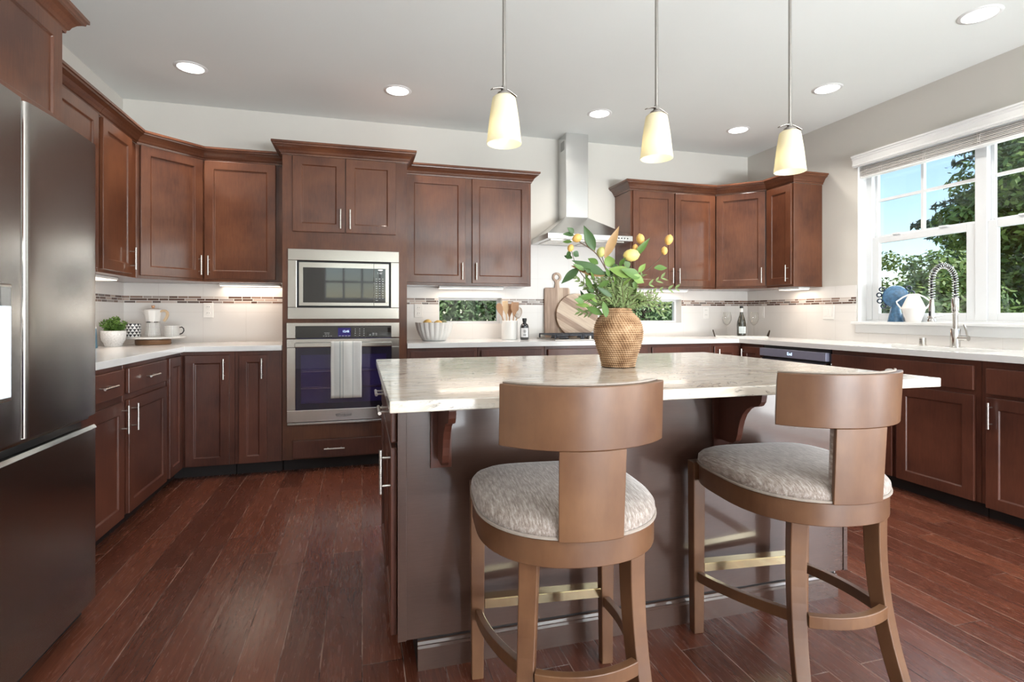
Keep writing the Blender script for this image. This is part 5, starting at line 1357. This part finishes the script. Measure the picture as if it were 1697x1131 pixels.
CX_, CY_ = 1.222, 4.43
cr = thing('utensil_crock', 'white ribbed ceramic crock holding wooden utensils', 'crock', (CX_, CY_, ZT))
rp = [(0, 0), (0.066, 0), (0.069, 0.004)]
for k_ in range(18):
    z = 0.012+k_*0.0078; rp += [(0.0685, z), (0.0702, z+0.0039)]
rp += [(0.0695, 0.160), (0.067, 0.163), (0.065, 0.160), (0.064, 0.012), (0, 0.010)]
MB().lathe(rp, 40).build('jar', M['ceramic'], cr, smooth=True, ang=60)
def utensil(name, label, dx, dy, tilt_x, tilt_y, L, mat, head):
    t = thing(name, label, 'utensil', (CX_+dx, CY_+dy, ZT+0.014), 0, 'utensils in the crock')
    R_ = Matrix.Rotation(tilt_x, 4, 'Y') @ Matrix.Rotation(tilt_y, 4, 'X')
    def T(m_): m_.v = [tuple(R_ @ Vector(v)) for v in m_.v]; return m_
    T(MB().tube([(0, 0, 0), (0, 0, L*0.66)], [0.0055, 0.0050], 10)).build('handle', M[mat], t, smooth=True)
    m_ = MB(); z0_ = L*0.655
    if head == 'spoon':
        P_ = [(0.006, 0), (0.012, 0.02), (0.024, 0.045), (0.029, 0.072), (0.025, 0.098), (0.012, 0.113)]
        pts = [(-w, z) for w, z in P_]+[(w, z) for w, z in reversed(P_)]
        m_.prism(pts, -0.005, 0.004, M=Matrix.Translation((0, 0, z0_)) @ Matrix.Rotation(PI/2, 4, 'X'))
    elif head == 'turner':
        pts = [(-0.006, 0), (-0.02, 0.035), (-0.036, 0.06), (-0.034, 0.115), (0.030, 0.122), (0.036, 0.06), (0.02, 0.035), (0.006, 0)]
        m_.prism(pts, -0.003, 0.003, M=Matrix.Translation((0, 0, z0_)) @ Matrix.Rotation(PI/2, 4, 'X'))
    elif head == 'fork':
        pts = [(-0.005, 0), (-0.017, 0.03), (-0.025, 0.05), (-0.024, 0.120), (0.024, 0.120), (0.025, 0.05), (0.017, 0.03), (0.005, 0)]
        m_.prism(pts, -0.003, 0.003, M=Matrix.Translation((0, 0, z0_)) @ Matrix.Rotation(PI/2, 4, 'X'))
    else:
        for k2 in range(8):
            a = PI*k2/8
            P_ = [(0.004*math.cos(a)+0.028*math.sin(PI*q/12)*math.cos(a)*1.0*(1 if q else 1), 0.028*math.sin(PI*q/12)*math.sin(a), 0.095*(1-math.cos(PI*q/12))/2) for q in range(13)]
            m_.tube([(x, y, z0_+z) for x, y, z in P_], 0.0013, 5)
            m_.tube([(-x, -y, z0_+z) for x, y, z in P_], 0.0013, 5)
    T(m_).build('head', M[mat] if head != 'whisk' else M['whisk'], t, bevel=0.0015 if head != 'whisk' else 0)
M['whisk'] = plain('whisk_wire', (0.45, 0.33, 0.24), 0.4, metal=0.5)
utensil('wooden_spoon', 'brown wooden spoon leaning left out of the crock', -0.012, 0.0, -0.30, 0.05, 0.30, 'spoon', 'spoon')
utensil('wooden_spatula', 'pale wooden spatula standing in the crock', -0.004, 0.02, -0.08, -0.06, 0.305, 'spoonl', 'fork')
utensil('wooden_turner', 'brown wooden turner standing in the middle of the crock', 0.010, -0.012, 0.12, 0.03, 0.29, 'spoon', 'turner')
utensil('whisk', 'wire whisk leaning right out of the crock', 0.020, 0.008, 0.28, -0.02, 0.27, 'spoonl', 'whisk')
utensil('wooden_spoon', 'narrow brown wooden spoon behind the turner in the crock', 0.004, 0.028, 0.03, -0.05, 0.275, 'spoon', 'spoon')

ob = thing('oil_bottle', 'dark square-shouldered bottle with pale label beside the crock', 'bottle', (1.335, 4.36, ZT), -0.25)
M['darkglass'] = plain('dark_bottle_glass', (0.012, 0.013, 0.018), 0.06, spec=0.8, coat=0.6)
MB().lathe([(0, 0), (0.034, 0), (0.0365, 0.004), (0.0365, 0.112), (0.030, 0.130), (0.016, 0.140), (0.0145, 0.146), (0, 0.146)], 32).build('glass_body', M['darkglass'], ob, smooth=True)
MB().lathe([(0, 0.1462), (0.0155, 0.1462), (0.0155, 0.158), (0.019, 0.160), (0.019, 0.180), (0.017, 0.183), (0, 0.183)], 24).build('stopper', M['black'], ob, smooth=True)
def wrap_label(parent, r, z0_, z1_, half, mat, name='label_paper'):
    m_ = MB(); n_ = 14; vs = []
    for z in (z0_, z1_):
        for i in range(n_+1):
            a = -PI/2-half+2*half*i/n_; vs.append((r*math.cos(a), r*math.sin(a), z))
    m_.add(vs, [(i, i+1, n_+2+i, n_+1+i) for i in range(n_)])
    return m_.build(name, mat, parent, smooth=True)
M['paper'] = plain('label_paper', (0.72, 0.72, 0.74), 0.6)
lp = wrap_label(ob, 0.0369, 0.022, 0.100, 0.95, M['paper'])
m = MB().tube([(0.011*math.cos(2*PI*k_/20), -0.0375, 0.072+0.011*math.sin(2*PI*k_/20)) for k_ in range(20)], 0.0012, 5, closed=True)
m.box(-0.003, 0.003, -0.0380, -0.0374, 0.066, 0.078)
for k_ in range(3): m.box(-0.012, 0.012, -0.0380, -0.0374, 0.034+k_*0.006, 0.036+k_*0.006)
m.build('label_print', M['darktext'], lp)

def round_rect(x0, x1, z0, z1, r, n=5):
    pts = []
    for cx_, cz_, a0 in ((x1-r, z0+r, -PI/2), (x1-r, z1-r, 0), (x0+r, z1-r, PI/2), (x0+r, z0+r, PI)):
        for k_ in range(n+1):
            a = a0+PI/2*k_/n; pts.append((cx_+r*math.cos(a), cz_+r*math.sin(a)))
    return pts
cb = thing('cutting_board', 'tall wooden cutting board with ring handle leaning on the splash', 'cutting board', (1.735, 4.622, ZT))
tiltM = Matrix.Rotation(-0.045, 4, 'X') @ Matrix.Rotation(PI/2, 4, 'X')
m = MB().prism(round_rect(-0.125, 0.125, 0.001, 0.462, 0.02), -0.009, 0.009, M=tiltM)
m.build('board', M['board'], cb, bevel=0.002)
# ring handle: flat ring with a hole on a short neck
m = MB(); n_ = 32; rc = 0.560; ro, ri = 0.044, 0.024; vs = []; fs = []
for y in (-0.009, 0.009):
    for r_ in (ro, ri):
        for k_ in range(n_):
            a = 2*PI*k_/n_; vs.append(tiltM @ Vector((r_*math.cos(a), rc+r_*math.sin(a), y)))
for k_ in range(n_):
    k2 = (k_+1) % n_
    fs += [(k_, k2, n_+k2, n_+k_), (2*n_+k_, 3*n_+k_, 3*n_+k2, 2*n_+k2), (k_, 2*n_+k_, 2*n_+k2, k2), (n_+k_, n_+k2, 3*n_+k2, 3*n_+k_)]
m.add(vs, fs)
m.prism([(-0.026, 0.455), (0.026, 0.455), (0.018, 0.50), (0.022, 0.527), (-0.022, 0.527), (-0.018, 0.50)], -0.0088, 0.0088, M=tiltM)
m.build('ring_handle', M['board'], cb, bevel=0.0015)
rb = thing('round_board', 'round wooden serving board leaning in front of the tall board', 'cutting board', (1.915, 4.572, ZT))
tiltR = Matrix.Rotation(-0.105, 4, 'X') @ Matrix.Rotation(PI/2, 4, 'X')
m = MB().prism([(0.205*math.cos(2*PI*k_/64), 0.206+0.205*math.sin(2*PI*k_/64)) for k_ in range(64)], -0.010, 0.010, M=tiltR)
m.build('board', M['boardr'], rb, bevel=0.002)
MB().lathe([(0, 0), (0.055, 0), (0.056, 0.002), (0, 0.003)], 20)

# --- corner tray with wine
TXc, TYc = 3.475, 4.31
tr = thing('serving_tray', 'white rectangular tray with twisted metal handles in the right corner', 'tray', (TXc, TYc, ZT), -0.62)
MB().box(-0.225, 0.225, -0.14, 0.14, 0.0, 0.012).build('slab', M['ceramic'], tr, bevel=0.003)
M['bronze'] = plain('dark_bronze', (0.06, 0.045, 0.035), 0.35, metal=0.8)
for sx in (-1, 1):
    P = [(sx*0.232+sx*0.016*math.sin(PI*k_/12), -0.05+0.10*k_/12, 0.006+0.058*math.sin(PI*k_/12)) for k_ in range(13)]
    MB().tube(P, 0.0055, 8).build('handle', M['bronze'], tr, smooth=True)
ZW = ZT+0.0125
wb = thing('wine_bottle', 'dark sparkling-wine bottle with pale label on the corner tray', 'bottle', (TXc+0.015, TYc+0.01, ZW), -0.4)
M['wineg'] = plain('green_brown_bottle', (0.030, 0.028, 0.018), 0.06, spec=0.8, coat=0.5)
MB().lathe([(0, 0.004), (0.036, 0), (0.041, 0.005), (0.042, 0.10), (0.038, 0.135), (0.026, 0.175), (0.0165, 0.205), (0.0150, 0.225), (0, 0.225)], 36).build('glass_body', M['wineg'], wb, smooth=True)
M['foil'] = plain('foil', (0.70, 0.69, 0.66), 0.4, metal=0.3)
MB().lathe([(0, 0.2252), (0.0158, 0.2252), (0.0150, 0.262), (0, 0.262)], 24).build('neck_foil', M['foil'], wb, smooth=True)
MB().lathe([(0, 0.2622), (0.0155, 0.2622), (0.0165, 0.268), (0.0155, 0.282), (0, 0.284)], 24).build('cap', M['black'], wb, smooth=True)
M['wlabel'] = plain('pale_blue_label', (0.62, 0.70, 0.72), 0.6)
wl = wrap_label(wb, 0.0425, 0.022, 0.088, 0.85, M['wlabel'])
m = MB()
for k_ in range(4): m.box(-0.014+0.003*(k_ % 2), 0.012, -0.0432, -0.0428, 0.036+k_*0.011, 0.038+k_*0.011)
m.build('label_print', M['greytext'], wl)
def wine_glass(label, x, y):
    t = thing('wine_glass', label, 'glass', (x, y, ZW), 0, 'wine glasses on the corner tray')
    MB().lathe([(0, 0.0006), (0.034, 0.0006), (0.034, 0.002), (0.012, 0.005), (0.0045, 0.010), (0.0038, 0.090), (0.006, 0.098), (0, 0.099)], 28).build('stem', M['wineglass'], t, smooth=True)
    MB().lathe([(0.0, 0.0995), (0.010, 0.1005), (0.030, 0.120), (0.0415, 0.150), (0.042, 0.175), (0.036, 0.225), (0.0352, 0.225), (0.0412, 0.175), (0.0406, 0.150), (0.029, 0.121), (0.009, 0.102), (0, 0.1012)], 32, cap=False).build('bowl', M['wineglass'], t, smooth=True)
wine_glass('clear wine glass left of the wine bottle', TXc-0.105, TYc+0.065)
wine_glass('clear wine glass right of the wine bottle', TXc+0.110, TYc-0.045)

# --- sink: pull-down faucet with spring, air-gap cap
fc = thing('faucet', 'stainless spring pull-down kitchen faucet at the sink', 'faucet', (3.720, 2.568, CT+0.0004), 0)
MB().lathe([(0, 0), (0.029, 0), (0.029, 0.004), (0.027, 0.006), (0.027, 0.118), (0.024, 0.122), (0, 0.122)], 28).build('base', M['steel'], fc, smooth=True)
MB().tube([(0, 0, 0.12), (0, 0, 0.245)], 0.0150, 16).build('riser', M['steel'], fc, smooth=True)
MB().lathe([(0, 0.235), (0.019, 0.235), (0.020, 0.240), (0.020, 0.318), (0.017, 0.322), (0, 0.322)], 24).build('collar', M['steel'], fc, smooth=True)
lv = MB().tube([(0, -0.020, 0.062), (0.0, -0.078, 0.062)], 0.018, 18).build('valve', M['steel'], fc, smooth=True)
MB().bar([(0, -0.072, 0.070), (0, -0.066, 0.11), (0, -0.052, 0.150)], 0.011, 0.008, side=(1, 0, 0)).build('lever', M['steel'], lv, bevel=0.002)
SP = 0.205
arch = [(0, 0, 0.322), (0, 0, 0.38)]
for k_ in range(1, 24):
    a = PI*k_/24; arch.append((-SP/2+SP/2*math.cos(a), 0, 0.425+0.105*math.sin(a)))
arch += [(-SP, 0, 0.40), (-SP, 0, 0.36), (-SP, 0, 0.31)]
arch = [Vector(p) for p in arch]
def resample(P, n):
    L = [0]
    for a, b in zip(P, P[1:]): L.append(L[-1]+(b-a).length)
    out = []; j = 0
    for i in range(n):
        s = L[-1]*i/(n-1)
        while j < len(P)-2 and L[j+1] < s: j += 1
        t = (s-L[j])/max(1e-9, L[j+1]-L[j]); out.append(P[j]+(P[j+1]-P[j])*t)
    return out, L[-1]
A_, Ltot = resample(arch, 60)
MB().tube(A_, 0.0075, 10).build('hose', M['black'], fc, smooth=True)
turns = 33; NP = turns*12; A2, _ = resample(arch, NP)
coil = []
for i in range(NP):
    t = (A2[min(i+1, NP-1)]-A2[max(i-1, 0)]).normalized(); s_ = Vector((0, 1, 0)); u_ = t.cross(s_).normalized()
    a = 2*PI*i/12; coil.append(A2[i]+(s_*math.cos(a)+u_*math.sin(a))*0.0165)
MB().tube(coil, 0.0024, 6).build('spring', M['chrome'], fc, smooth=True)
hdm = MB().lathe([(0, 0.165), (0.020, 0.165), (0.024, 0.170), (0.021, 0.182), (0.016, 0.190), (0.0155, 0.265), (0.013, 0.272), (0.012, 0.31), (0, 0.312)], 24, (-SP, 0, 0)).build('spray_head', M['steel'], fc, smooth=True)
MB().box(-SP-0.019, -SP-0.0145, -0.006, 0.006, 0.205, 0.235).build('spray_button', M['black'], hdm, bevel=0.002)
m = MB().tube([(-0.012, 0, 0.222), (-SP+0.012, 0, 0.198)], 0.0042, 8)
m.lathe([(0.020, 0.192), (0.0225, 0.192), (0.0225, 0.202), (0.020, 0.202)], 20, (-SP, 0, 0), cap=False).lathe([(0.0155, 0.215), (0.021, 0.215), (0.021, 0.228), (0.0155, 0.228)], 20, cap=False)
m.build('holder_arm', M['steel'], fc, smooth=True)
ag = thing('air_gap_cap', 'short brushed-steel cap on the worktop left of the faucet', 'fixture', (3.735, 2.790, CT+0.0004))
MB().lathe([(0, 0), (0.022, 0), (0.022, 0.004), (0.0195, 0.005), (0.0195, 0.050), (0.018, 0.053), (0, 0.053)], 24).build('cap', M['nickel'], ag, smooth=True)
m = MB()
for k_ in range(3): m.box(-0.0205, -0.0190, -0.008, 0.008, 0.016+0.011*k_, 0.020+0.011*k_)
m.build('vent_slot', M['black'], ag)

# --- on the window sill
ZS = WZ0+0.0165
bv = thing('blue_sculpture', 'blue glazed sculpture with round head and dark ring curls on the sill', 'sculpture', (3.885, 3.105, ZS), -0.75)
M['blueg'] = plain('blue_glaze', (0.050, 0.125, 0.225), 0.3, var=0.75, vscale=60, coat=0.5)
M['navy'] = plain('navy_glaze', (0.010, 0.018, 0.035), 0.25, coat=0.4)
MB().lathe([(0, 0), (0.052, 0), (0.050, 0.01), (0.030, 0.11), (0.027, 0.125), (0, 0.125)], 28).build('body', M['blueg'], bv, smooth=True)
MB().lathe([(0, -0.024), (0.055, -0.022), (0.080, -0.012), (0.085, 0.0), (0.080, 0.012), (0.055, 0.022), (0, 0.024)], 36, M=Matrix.Translation((0, 0, 0.190)) @ Matrix.Rotation(PI/2, 4, 'X')).build('head', M['blueg'], bv, smooth=True)
for ang in (2.55, 3.00, 3.45, 3.90, 0.66, 0.26):
    cx_, cz_ = 0.103*math.cos(ang), 0.190+0.103*math.sin(ang)
    MB().tube([(cx_+0.0155*math.cos(2*PI*k_/18), 0, cz_+0.0155*math.sin(2*PI*k_/18)) for k_ in range(18)], 0.0052, 8, closed=True).build('ring_curl', M['navy'], bv, smooth=True)
wv_ = thing('angular_vase', 'white angular two-handled vase on the sill in front of the blue sculpture', 'vase', (3.868, 2.955, ZS), -0.75)
M['bisque'] = plain('white_bisque', (0.78, 0.75, 0.72), 0.6)
MB().lathe([(0, 0), (0.044, 0), (0.074, 0.100), (0.030, 0.206), (0.026, 0.206), (0.066, 0.100), (0, 0.05)], 36).build('body', M['bisque'], wv_, smooth=True, ang=20)
for sx in (-1, 1):
    MB().bar([(sx*0.030, 0, 0.200), (sx*0.062, 0, 0.183), (sx*0.102, 0, 0.150), (sx*0.098, 0, 0.135), (sx*0.073, 0, 0.098)], 0.011, 0.010, side=(0, 1, 0)).build('handle', M['bisque'], wv_, bevel=0.002)

# --- outlets and switches
def plate(name, label, loc, rz, kind, w=0.072):
    t = thing(name, label, 'outlet' if kind != 'switch' else 'switch', loc, rz)
    p_ = MB().box(-w/2, w/2, -0.006, -0.0003, -0.058, 0.058).build('cover_plate', M['plastic'], t, bevel=0.003)
    for dz in ((-0.024, 0.024) if kind == 'duplex' else (0,)):
        if kind == 'duplex':
            o_ = MB().lathe([(0, 0), (0.0165, 0), (0.0155, 0.0022), (0, 0.0022)], 20, M=Matrix.Translation((0, -0.0062, dz)) @ Matrix.Rotation(PI/2, 4, 'X')).build('socket', M['plastic'], t)
            MB().box(-0.008, -0.006, -0.0092, -0.0086, dz-0.001, dz+0.008).box(0.006, 0.008, -0.0092, -0.0086, dz-0.001, dz+0.008).build('slots', M['darktext'], o_)
        else:
            for xo in ((-0.023, 0.023) if w > 0.1 else (0,)):
                MB().box(xo-0.016, xo+0.016, -0.009, -0.0062, -0.034, 0.034).build('rocker', M['plastic'], t, bevel=0.002)
yw = YB-TT
plate('outlet', 'white duplex outlet on the tile between the left corner and the oven', (-1.155, yw, 1.145), 0, 'duplex')
plate('outlet', 'white duplex outlet on the tile above the fluted bowl', (0.470, yw, 1.145), 0, 'duplex')
plate('outlet', 'white duplex outlet on the tile behind the crock', (1.352, yw, 1.135), 0, 'duplex')
plate('outlet', 'white duplex outlet on the tile right of the right slot window', (3.335, yw, 1.130), 0, 'duplex')
plate('light_switch', 'white wall switch on the side wall behind the wine glasses', (XR-TT, 4.45, 1.135), -R90, 'switch')
plate('light_switch', 'white double wall switch on the tile left of the sink window', (XR-TT, 3.66, 1.130), -R90, 'switch', 0.116)

# ================================================================== OUTSIDE
M['grass'] = plain('lawn', (0.10, 0.17, 0.05), 0.9, var=0.5, vscale=3)
setp(MB().box(-40, 70, -40, 70, -0.75, -0.6).build('ground', M['grass']), kind='structure')
def leafmat(name, a, b):
    mm, n, l, p = newmat(name); tc = n.new('ShaderNodeTexCoord')
    nz = n.new('ShaderNodeTexNoise'); nz.inputs['Scale'].default_value = 2.5; nz.inputs['Detail'].default_value = 3; l.new(tc.outputs['Object'], nz.inputs['Vector'])
    r = ramp(n, [(0.35, a), (0.65, b)]); l.new(nz.outputs['Fac'], r.inputs['Fac']); l.new(r.outputs['Color'], p.inputs['Base Color']); p.inputs['Roughness'].default_value = 0.5
    p.inputs['Subsurface Weight'].default_value = 0.0
    return mm
M['conifer'] = leafmat('conifer_needles', (0.035, 0.065, 0.038), (0.085, 0.12, 0.05))
M['maple'] = leafmat('maple_leaves', (0.075, 0.14, 0.028), (0.25, 0.33, 0.07))
M['hedge'] = leafmat('hedge_leaves', (0.085, 0.17, 0.06), (0.32, 0.42, 0.18))
M['bark'] = plain('bark', (0.09, 0.06, 0.045), 0.9, bump=0.5, bscale=20)
def leafcloud(mb, c, R, n, s, hollow=0.55, squash=(1, 1, 1)):
    for _ in range(n):
        d_ = rdir(); r_ = R*(hollow+(1-hollow)*random.random()**0.6)
        p_ = Vector(c)+Vector((d_.x*squash[0], d_.y*squash[1], d_.z*squash[2]))*r_
        q = (d_*0.6+Vector((0, 0, 0.5))+rdir()*0.6).normalized(); a = q.orthogonal().normalized(); b = q.cross(a)
        t = rnd(0, 2*PI); a, b = a*math.cos(t)+b*math.sin(t), b*math.cos(t)-a*math.sin(t)
        L = s*rnd(0.6, 1.3)
        mb.add([p_-a*L, p_-b*L*0.45, p_+a*L, p_+b*L*0.45], [(0, 1, 2, 3)])
def tree(name, label, loc, h, clumps, s, mat, trunk=0.16, cat='tree'):
    t = thing(name, label, cat, loc)
    MB().tube([(0, 0, 0), (0.05, 0, h*0.4), (0, 0.05, h*0.8)], [trunk, trunk*0.75, trunk*0.3], 10).build('trunk', M['bark'], t, smooth=True)
    m_ = MB()
    for (c, R, n, sq) in clumps: leafcloud(m_, c, R, n, s, squash=sq)
    m_.build('foliage', M[mat], t, fix=False)
    return t
GZ = -0.6
def dirp(u, t): 
    r = (u-848.5)/885.0; return (t*(math.sin(YAW)+r*math.cos(YAW)), t*(math.cos(YAW)-r*math.sin(YAW)))
def cl(n, spread, z0_, z1_, R0, R1, k, taper=None):
    out = []
    for i in range(n):
        z = rnd(z0_, z1_); f = (z-z0_)/(z1_-z0_)
        sp = spread*(1-(f**1.5 if taper is None else taper*f)); a = rnd(0, 2*PI); rr = sp*math.sqrt(random.random())
        R = rnd(R0, R1); out.append(((rr*math.cos(a), rr*math.sin(a), z), R, int(k*R*R), (1, 1, 0.6)))
    return out
# conifer: tiers of drooping boughs
x, y = 21.3, 12.6
cf_ = thing('conifer_tree', 'tall dark conifer outside the sink window', 'tree', (x, y, GZ))
MB().tube([(0, 0, 0), (0, 0, 7), (0, 0, 14)], [0.34, 0.2, 0.04], 10).build('trunk', M['bark'], cf_, smooth=True)
m = MB()
for tier in range(26):
    z = 1.4+tier*0.52; Rr = max(0.3, (15-z)*0.29)
    for b_ in range(9):
        a = rnd(0, 2*PI); Lb = Rr*rnd(0.75, 1.1)
        d_ = Vector((math.cos(a), math.sin(a), -0.18))
        for q in range(int(46*Lb)+6):
            t_ = random.random()**0.7; p_ = Vector((0, 0, z))+d_*(Lb*t_)+Vector((rnd(-1, 1), rnd(-1, 1), rnd(-1, 0.6)))*(0.22*(1.1-t_*0.6))
            dd = (d_*0.6+rdir()*0.8+Vector((0, 0, -0.25))).normalized(); s_ = dd.cross(rdir()).normalized(); L = rnd(0.10, 0.21)
            m.add([p_-dd*L, p_-s_*L*0.28, p_+dd*L, p_+s_*L*0.28], [(0, 1, 2, 3)])
m.build('foliage', M['conifer'], cf_, fix=False)
tree('maple_tree', 'green broadleaf tree outside, filling the lower left sash', (8.9, 6.35, GZ), 2.75, cl(24, 1.05, 0.8, 2.55, 0.4, 0.62, 1500), 0.055, 'maple')
tree('maple_tree', 'large green broadleaf tree outside the right sash', (13.9, 7.7, GZ), 7.5, cl(60, 2.1, 0.9, 6.8, 0.65, 1.05, 620), 0.085, 'maple', 0.22)
tree('garden_shrub', 'low olive-green shrub outside at the left edge of the sink window', (14.3, 11.5, GZ), 2.6, cl(26, 1.3, 0.8, 3.3, 0.4, 0.65, 700, 0.5), 0.07, 'maple', 0.1, 'shrub')
for (xa, xb, lab) in ((0.2, 2.0, 'leafy green hedge outside the left slot window'), (2.9, 5.2, 'leafy green hedge outside the right slot window')):
    h = thing('hedge', lab, 'hedge', ((xa+xb)/2, 6.6, GZ))
    m = MB(); hw = (xb-xa)/2
    for _ in range(2600):
        p_ = Vector((rnd(-hw, hw), rnd(0.32, 0.6), rnd(0.8, 2.6))); q = (Vector((0, -0.8, 0.3))+rdir()*0.6).normalized(); a = q.orthogonal().normalized(); b = q.cross(a); L = rnd(0.05, 0.09)
        m.add([p_-a*L, p_-b*L*0.6, p_+a*L, p_+b*L*0.6], [(0, 1, 2, 3)])
    for _ in range(6500):
        p_ = Vector((rnd(-hw, hw), rnd(-0.35, 0.3), rnd(0.9, 2.5)))
        q = (Vector((0, -0.7, 0.5))+rdir()*0.9).normalized(); a = q.orthogonal().normalized(); b = q.cross(a); t = rnd(0, 6.3)
        a, b = a*math.cos(t)+b*math.sin(t), b*math.cos(t)-a*math.sin(t); L = rnd(0.02, 0.042)
        m.add([p_-a*L, p_-b*L*0.45, p_+a*L, p_+b*L*0.45], [(0, 1, 2, 3)])
    m.build('foliage', M['hedge'], h, fix=False)
    m = MB()
    for k_ in range(9): m.tube([(rnd(-hw, hw), 0.1, 0), (rnd(-hw, hw), 0.1, 1.6), (rnd(-hw, hw), 0.1, 2.3)], 0.02, 6)
    m.build('stems', M['bark'], h)
